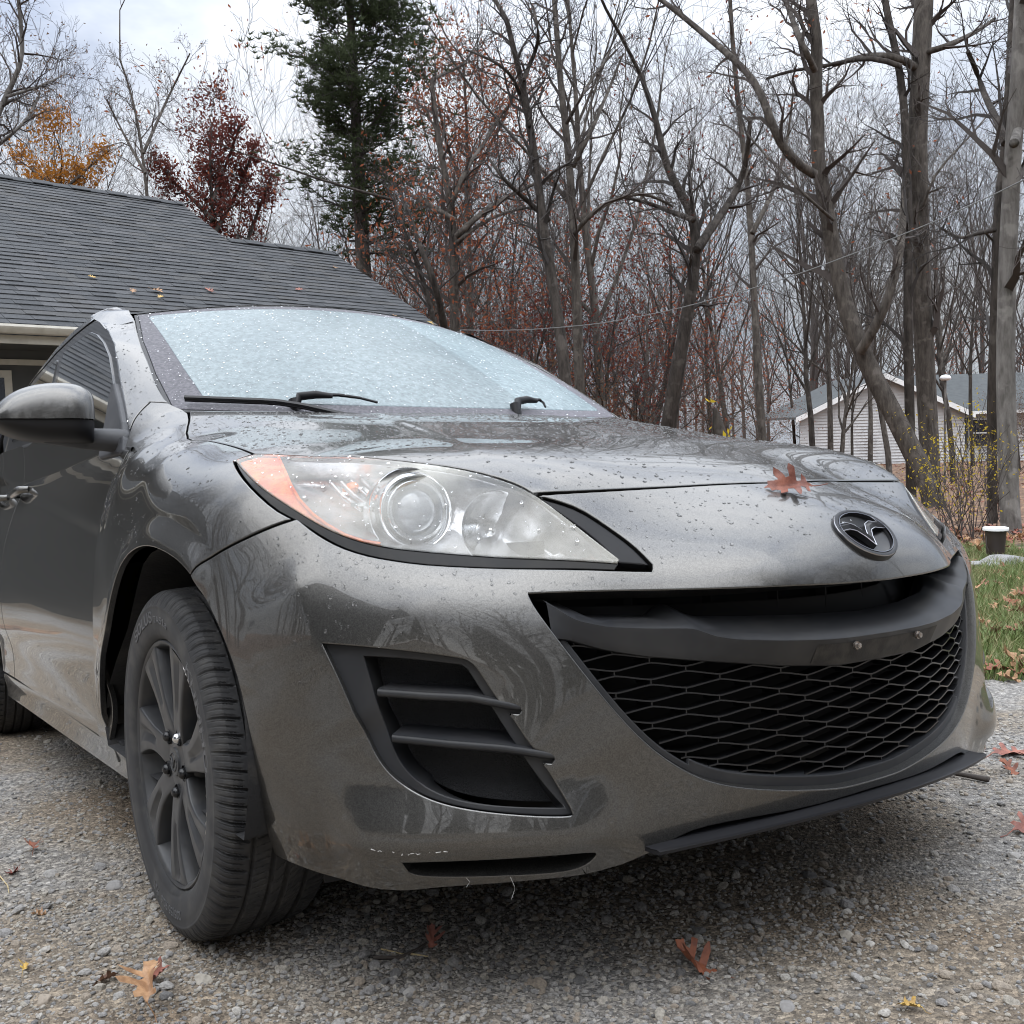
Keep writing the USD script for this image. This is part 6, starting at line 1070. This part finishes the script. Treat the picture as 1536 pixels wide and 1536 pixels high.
hero('bare_tree', 'thin bare tree rising behind the roof, left of the dark red oak', 30, [(225, 420), (222, 300), (210, 200), (195, 130), (180, 90)], 8, 3, [([(218, 260), (185, 200), (160, 150)], 5, 2), ([(215, 230), (250, 150), (285, 80)], 5, 2)], 18, seed=43, bk='bark_grey', leaf=(400, .04, 'foliage_brown'))
hero('red_oak', 'rounded oak with dark red leaves behind the roof ridge', 31, [(325, 440), (322, 360), (318, 300), (314, 255), (316, 205)], 11, 4, [([(322, 350), (350, 300), (372, 250), (382, 215)], 7, 3), ([(320, 330), (280, 290), (250, 265), (235, 240)], 7, 3), ([(362, 390), (378, 340), (398, 290), (408, 260)], 7, 3), ([(318, 350), (270, 340), (240, 325)], 5, 3), ([(320, 300), (345, 230), (362, 185)], 5, 3)], 20, seed=44, bk='bark_dark', tw='twig_dark', leaf=(11000, .062, 'foliage_red', 2), twl=1.25, spread=.95, up=.05)
hero('orange_tree', 'low tree with orange and yellow leaves behind the roof at far left', 30, [(95, 400), (95, 320), (92, 285), (90, 262)], 8, 4, [([(95, 290), (50, 255), (20, 235)], 5, 2), ([(95, 285), (140, 245), (165, 225)], 5, 2)], 14, seed=45, bk='bark_dark', tw='twig_dark', leaf=(4500, .06, 'foliage_orange', 2), twl=1.15, spread=1.0, up=.0)
hero('red_oak', 'tall oak with rust red top leaves right of the pine', 27, [(708, 560), (705, 420), (702, 300), (700, 180), (695, 90)], 11, 4, [([(703, 300), (670, 220), (655, 140)], 6, 3), ([(702, 280), (750, 190), (785, 110)], 6, 3)], 20, seed=46, bk='bark_grey', leaf=(5200, .058, 'foliage_rust', 2), twl=3.0)
# --- the pine
def pine(d, trunk, w0_, seed, label):
    T = Tree(seed); P_ = stem_px(trunk, d, .1, seed); R_ = np.linspace(w0_, 5, len(P_))*.5*d/1536; P_ = np.vstack([[P_[0][0], P_[0][1], ground_z(P_[0][0], P_[0][1])], P_]); R_ = np.r_[R_[0]*1.1, R_]; T.big.tube(P_, R_, 12, cap=False)
    r_ = T.r; tuf = []; zt, zb_ = P_[-1][2], P_[0][2]
    for i in range(96):
        t = .22+.78*(i+r_.random())/96; j = t*(len(P_)-1); k_ = min(int(j), len(P_)-2); q = P_[k_]*(1-(j-k_))+P_[k_+1]*(j-k_); ph = i*2.4+r_.normal(0, .3); L = (2.5*(1-t)**.55+.4)*r_.uniform(.55, 1.15)*(1 if t > .5 else .8); dr = np.array([math.cos(ph), math.sin(ph), r_.uniform(-.12, .35)]); B = T.grow(q, dr, L, .035*(1-t)+.012, 2, 3, .35, .16, (3, 3, 9), .7)
        dens = 1.0 if t > .45 else .45
        for _ in range(int((60+70*(1-t))*dens)): u = r_.uniform(.3, 1.05); c = B[0]+(B[-1]-B[0])*u+r_.normal(0, .15*L**.6, 3)*[1, 1, .5]-[0, 0, .03]; tuf.append(c)
    tuf = np.array(tuf); n = len(tuf); V, F = [], []; kk = 9
    a = r_.normal(size=(n, kk, 3)); a[..., 2] = abs(a[..., 2])*.8+.1; a /= np.linalg.norm(a, axis=2, keepdims=True); side_ = np.cross(a, r_.normal(size=(n, kk, 3))); side_ /= np.linalg.norm(side_, axis=2, keepdims=True); Ln = r_.uniform(.10, .19, (n, kk, 1))
    V = np.stack([tuf[:, None]+side_*.014, tuf[:, None]-side_*.014, tuf[:, None]+a*Ln], 2).reshape(-1, 3); F = np.arange(len(V)).reshape(-1, 3)
    return T.build('pine_tree', label, None, tuple(P_[0]), 'bark_dark', 'twig_dark', ((V, F), 'foliage_pine'), lname='needles')
pine(23, [(552, 520), (545, 400), (540, 300), (534, 180), (528, 60), (520, -60), (515, -170)], 26, 51, 'tall dark green pine standing behind the end of the roof')
# --- the wood: six kinds of bare tree, used again and again
protos_t = []
glabel = 'slim bare grey tree of the leafless wood beyond the lawn'
for i in range(6):
    T = Tree(60+i); h = 11+T.r.uniform(-2, 2.5); P_ = T.grow((0, 0, -.2), (T.r.normal(0, .05), T.r.normal(0, .05), 1), h, .085+.012*i, 0, 4, .18, .10, (15, 7, 5, 3), .58, .30)
    lf = (T.leaves(350, .05, 3, .3), 'foliage_brown') if i in (2, 4) else None
    protos_t.append((T, lf, i))
rt = np.random.default_rng(77)
spots = [(1462, 40), (1100, 31), (1075, 40), (975, 36), (905, 24), (890, 33), (780, 35), (740, 41), (720, 33), (1530, 36), (1640, 38), (1015, 45), (860, 50), (800, 47), (640, 36), (575, 32), (560, 50), (450, 45), (420, 38), (380, 50), (300, 42), (180, 38), (130, 44), (60, 40), (10, 36), (-200, 35), (1310, 50), (1390, 48), (1415, 55), (1900, 36), (1192, 50), (1140, 58), (870, 60), (1222, 29), (1247, 33), (1262, 27), (1283, 36), (1307, 30), (1338, 27), (1433, 31)]
back = [(x, y) for x, y in ((9, -11), (14, -9), (4, -15), (-3, -14), (19, -3), (20, 4), (16, -16), (10, -20), (0, -20), (-10, -18), (-17, -13), (-21, -3), (-20, 5), (24, -10))]
def tree_label(px, d, i):
    if px is None: return 'bare tree standing behind the viewer, mirrored in the paint'
    place = next(t for lim, t in ((130, 'behind the orange tree above the roof'), (300, 'behind the left end of the dark roof'), (430, 'between the red oak and the pine'), (590, 'just behind the pine'), (660, 'right of the pine over the low roof end'), (740, 'behind the forked oak right of the pine'), (840, 'left of the tall central pair of trunks'), (910, 'behind the tall central pair'), (1000, 'above the far corner of the windshield'), (1090, 'behind the bent tree above the hood'), (1160, 'above the leaf on the hood'), (1230, 'left of the white sided house'), (1300, 'over the left slope of the white house'), (1350, 'behind the gable of the white house'), (1420, 'right of the crooked leaning tree'), (1500, 'between the two straight trunks and the pale one'), (9999, 'beyond the right edge trunk')) if px < lim)
    return f"slim bare {'dark' if i % 3 == 0 else 'grey'} tree {place}, {'fairly near' if d < 34 else 'farther back'}"
first = {}
for j, (px, d) in enumerate(spots+[(None, b) for b in back]):
    i = j % 6; T, lf, _ = protos_t[i]
    if px is None: x, y = d
    else: x, y = (px-768)/1536*d, float(d)
    z = float(ground_z(x, y)); sc = rt.uniform(.75, 1.25)*(.68 if px is not None and j >= len(spots)-7 else 1.0)
    if i not in first:
        first[i] = T.build('bare_tree', tree_label(px, d, i), 'bare trees of the wood', (0, 0, 0), 'bark_grey' if i % 3 else 'bark_dark', 'twig_brown' if i % 2 else 'twig_dark', lf)
        pr = first[i].GetPrim() if hasattr(first[i], 'GetPrim') else first[i]; UsdGeom.Xformable(pr).GetOrderedXformOps()[0].Set(Gf.Vec3d(x, y, z)); first[i] = pr
    else:
        ref('bare_tree', first[i], (x, y, z), rt.uniform(0, 6.28), sc, label=tree_label(px, d, i), group='bare trees of the wood' if px is not None else 'bare trees behind the viewer')
# understory with rust red leaves
T = Tree(90); T.grow((0, 0, -.1), (.05, 0, 1), 6.0, .07, 0, 3, .12, .14, (13, 7, 5), .85, .2); under = T.build('understory_tree', 'small tree with sparse rust red leaves under the bare trees', 'small red-leaved trees of the wood', (0, 0, 0), 'bark_grey', 'twig_brown', (T.leaves(1300, .05, 2, .22), 'foliage_rust'))
T = Tree(91); T.grow((0, 0, -.1), (-.05, .05, 1), 5.2, .06, 0, 3, .10, .15, (13, 7, 5), .9, .15); under2 = T.build('understory_tree', 'small tree with dull red-brown leaves under the bare trees', 'small brown-leaved trees of the wood', (0, 0, 0), 'bark_dark', 'twig_dark', (T.leaves(1300, .046, 2, .22), 'foliage_red'))
for j, (px, d) in enumerate([(605, 27), (650, 30), (735, 26), (770, 31), (800, 37), (850, 28), (895, 36), (930, 30), (960, 40), (990, 25), (1060, 38), (1100, 44), (1150, 42), (1210, 58), (1440, 60), (1400, 64), (560, 33), (1480, 62), (700, 38), (880, 45), (625, 23), (590, 25), (720, 24), (760, 22), (820, 25), (905, 24), (945, 27)]):
    s_ = under if j % 2 == 0 else under2; x, y = (px-768)/1536*d, float(d); z = float(ground_z(x, y))
    if j < 2: UsdGeom.Xformable(s_).GetOrderedXformOps()[0].Set(Gf.Vec3d(x, y, z)); 
    else: ref('understory_tree', s_, (x, y, z), rt.uniform(0, 6.28), rt.uniform(.75, 1.2))
# the far wood reads as one mass
T = Tree(95); T.grow((0, 0, -.2), (0, 0, 1), 14, .15, 0, 3, .18, .10, (16, 7, 4), .6, .25); q1 = T.big.mesh(); q2 = T.twigs(); fw = (np.vstack([q1[0], q2[0]]), np.vstack([q1[1], q2[1]+len(q1[0])]))
T = Tree(96); T.grow((0, 0, -.1), (0, 0, 1), 5, .05, 0, 3, .1, .15, (14, 8, 4), .9, .1); q1 = T.twigs(); q2 = T.leaves(900, .06, 2, .4); fb = (q1[0], q1[1])
n = 300; th_ = rt.uniform(-.75, .75, n); dd_ = rt.uniform(58, 120, n); x, y = dd_*np.tan(th_), dd_
instancer('distant_wood', [('tree', fw, 'twig_brown'), ('brush', fb, 'twig_brown'), ('brush_leaves', q2, 'foliage_brown')], np.column_stack([x, y, ground_z(x, y)]), rquat(n, rt, .03), rt.uniform(.8, 1.3, n), rt.choice(3, n, p=[.6, .2, .2]), 'far leafless wood seen as one grey-brown mass')
n = 260; dd_ = rt.uniform(20, 60, n); x = dd_*rt.uniform(-.35, .62, n); y = dd_
px_ = x/dd_*1536+768; ok_ = ~((px_ > 1165) & (px_ < 1500) & (dd_ < 46)); x, y = x[ok_], y[ok_]; n = len(x)
instancer('undergrowth', [('brush', fb, 'twig_brown'), ('brush_leaves', q2, 'foliage_brown')], np.column_stack([x, y, ground_z(x, y)]), rquat(n, rt, .05), rt.uniform(.25, .6, n), rt.choice(2, n, p=[.7, .3]), 'low leafless brush between the trunks of the wood')
n = 230; a_ = rt.uniform(PI*.56, PI*1.5, n)-.15; a_ = np.where(rt.random(n) < .85, a_, rt.uniform(PI*1.5, PI*1.75, n)); dd_ = rt.uniform(11, 34, n); x, y = dd_*np.sin(a_), dd_*np.cos(a_); k_ = ~((x < -4) & (x > -16) & (y > -12) & (y < 3)) & (np.hypot(x, y) > 11); x, y = x[k_], y[k_]; n = len(x)
instancer('wood_behind_viewer', [('tree', fw, 'twig_brown'), ('brush', fb, 'twig_brown'), ('brush_leaves', q2, 'foliage_brown')], np.column_stack([x, y, ground_z(x, y)]), rquat(n, rt, .03), rt.uniform(.7, 1.2, n), rt.choice(3, n, p=[.45, .35, .2]), 'leafless wood behind the viewer, mirrored in the paint')
# dark evergreens behind the viewer, mirrored in the bumper
ev = Tree(97); ev.big.tube([(0, 0, 0), (0, 0, 4), (0, 0, 9)], [.16, .10, .02], 8); r_ = ev.r; c = []
for i in range(2200): t = r_.random()**.8; a = r_.uniform(0, 6.28); rr = 2.2*(1-t)*r_.uniform(.3, 1)**.5; c.append((rr*math.cos(a), rr*math.sin(a), .8+8.4*t-.25*rr))
c = np.array(c); n = len(c); a = r_.normal(size=(n, 5, 3)); a /= np.linalg.norm(a, axis=2, keepdims=True); b = np.cross(a, r_.normal(size=(n, 5, 3))); b /= np.linalg.norm(b, axis=2, keepdims=True)
V = np.stack([c[:, None]+b*.07, c[:, None]-b*.07, c[:, None]+a*.33], 2).reshape(-1, 3)
e0 = ev.build('evergreen_tree', 'dark evergreen mirrored in the bumper, standing behind the viewer', 'evergreens behind the viewer', (0, 0, 0), 'bark_dark', 'twig_dark', ((V, np.arange(len(V)).reshape(-1, 3)), 'foliage_pine'), lname='needles')
UsdGeom.Xformable(e0).GetOrderedXformOps()[0].Set(Gf.Vec3d(5.5, -13.5, float(ground_z(5.5, -13.5))))
for x, y, s_ in ((9.5, -12, .7), (1.0, -14.5, .8), (-6, -15, .8), (17, -10, .9)): ref('evergreen_tree', e0, (x, y, float(ground_z(x, y))), x, s_)
# --- yellow shrubs, stump, bucket, stones, lamp, cable
def shrub(px, py, d, h, seed, n, label):
    T = Tree(seed); b = np.array([at(px, py, d)[0], d, 0]); b[2] = gz(b[0], b[1])
    for k_ in range(9): T.grow(b+[T.r.normal(0, .12), T.r.normal(0, .12), 0], (T.r.normal(0, .25), T.r.normal(0, .25), 1), h*T.r.uniform(.6, 1.1), .008, 2, 3, .2, .12, (5, 5, 5), .5)
    t = thing('yellow_shrub', label, 'shrub', b, group='thin yellow-leaved shrubs'); q = T.twigs(); put('stems', (q[0]-b, q[1]), 'twig_brown', t, kind='stuff'); q = T.leaves(int(n*1.4), .018, 2, .09, box=None); put('leaves', (q[0]-b, q[1]), 'foliage_yellow', t)
shrub(1418, 780, 12.0, 1.15, 81, 240, 'thin yellow-leaved shrub behind the right end of the bumper'); shrub(1448, 790, 11.4, 1.25, 82, 300, 'fuller yellow-leaved shrub left of the bucket'); shrub(1478, 760, 12.5, 1.2, 83, 160, 'sparse yellow-leaved shrub against the dark trunk'); shrub(1430, 800, 10.6, .7, 84, 110, 'low sparse shrub with a few yellow leaves near the bucket')
bp = ground_hit(1493, 842)
pmat('bucket_brown', (.020, .014, .012), .45, noise=(6, (.034, .025, .020), .45, .7)); pmat('lid_white', (.72, .72, .72), .5)
def lathe_z(prof, n=32):
    t_ = np.linspace(0, 2*PI, n, endpoint=False); m_ = MB(); m_.grid(np.array([[(r*math.cos(x), r*math.sin(x), z) for x in t_] for r, z in prof]), closed_v=True); q = m_.mesh(); return q[0], q[1]
bs_ = (52/1536*bp[1])/.404; bk_ = thing('bucket', 'dark brown bucket with a white lid standing on pale stones', 'bucket', bp, scale=bs_)
put('bucket_body', lathe_z([(.001, 0), (.088, 0), (.092, .01), (.118, .345), (.122, .35), (.122, .365), (.112, .365)]), 'bucket_brown', bk_, smooth=40); put('lid', lathe_z([(.110, .366), (.140, .366), (.142, .372), (.142, .392), (.138, .400), (.120, .404), (.05, .402), (.001, .402)]), 'lid_white', bk_, smooth=40)
put('handle', tube([(-.115, -.02, .30), (-.135, -.06, .20), (-.12, -.09, .13)], .006, 6), 'bucket_brown', bk_, smooth=True)
pmat('pale_rock', (.27, .27, .27), .85, noise=(4, (.26, .26, .26), .4, .65), bump=(9, .5, .1))
for px, py, s_, sd_, lb in ((1502, 846, .24, 61, 'broad pale flat rock under and right of the bucket'), (1470, 852, .19, 62, 'pale rock left of the bucket, beside the end of the bumper'), (1528, 845, .15, 64, 'small pale rock at the right edge beyond the bucket')):
    p = ground_hit(px, py); v, f = stone_mesh(sd_, 3, .55); t = thing('rock', lb, 'rock', p+[0, 0, .02]); put('rock_body', (v*s_*[1, .6, .5], f), 'pale_rock', t, smooth=30)
sp = at(1080, 660, 13); g_ = gz(sp[0], 13.0); st_ = thing('tree_stump', 'dark broken stump with a few yellow leaves above the hood', 'stump', (sp[0], 13, float(g_)))
hs = at(1078, 612, 13)[2]-g_; m = MB(); m.tube([(0.02, 0, -.1), (.03, 0, hs*.72), (-.02, 0, hs*.85), (-.06, .0, hs)], [.13, .105, .08, .03], 10); put('stump_body', m.mesh(), 'bark_dark', st_, smooth=True)
T = Tree(85); T.tips = [(3, np.array([.10, -.12, hs*.78]), np.array([.08, -.12, hs*.74])), (3, np.array([-.10, -.1, hs*.80]), np.array([.12, -.1, hs*.80])), (3, np.array([-.09, -.05, hs*1.05]), np.array([.09, -.12, hs*.76]))]; put('leaves', T.leaves(26, .045, 3, .03), 'foliage_yellow', st_)
lp = at(1418, 568, 30); lpz = float(ground_z(lp[0], 30)); lm = thing('garden_lamp', 'slim post with a small white domed lamp before the far roof', 'lamp', (lp[0], 30, lpz)); put('post', tube([(0, 0, 0), (0, 0, lp[2]-lpz)], .035, 8), 'bark_pale', lm, smooth=True); put('lamp_shade', lathe_z([(.001, .14), (.10, .12), (.17, .06), (.18, 0), (.12, -.04), (.001, -.05)]) if False else (lambda q: (q[0]+[0, 0, lp[2]-lpz], q[1][:, ::-1]))(lathe_z([(.001, .12), (.10, .10), (.15, .05), (.16, 0), (.10, -.05), (.001, -.05)])), 'lid_white', lm, smooth=True)
pmat('cable_black', (.11, .11, .11), .5); wp_ = [(690, 495, 12.5), (740, 496, 12.2), (800, 494.5, 11.8), (900, 486, 11.2), (1016, 464, 10.4), (1185, 417, 9.3), (1389, 339, 8.1), (1536, 271, 7.3), (1760, 150, 6.2)]
wpp = np.array([at(*p) for p in wp_]); tt_ = np.linspace(0, 1, 60); wpp = np.stack([np.interp(tt_, np.linspace(0, 1, len(wpp)), wpp[:, k_]) for k_ in range(3)], 1)
for _ in range(6): wpp[1:-1] = (wpp[:-2]+2*wpp[1:-1]+wpp[2:])/4
cb_ = thing('utility_cable', 'thin service cable hanging from the house across the wood', 'cable', wpp[0]); put('cable_strand', tube(wpp-wpp[0], .0048, 5), 'cable_black', cb_, smooth=True)
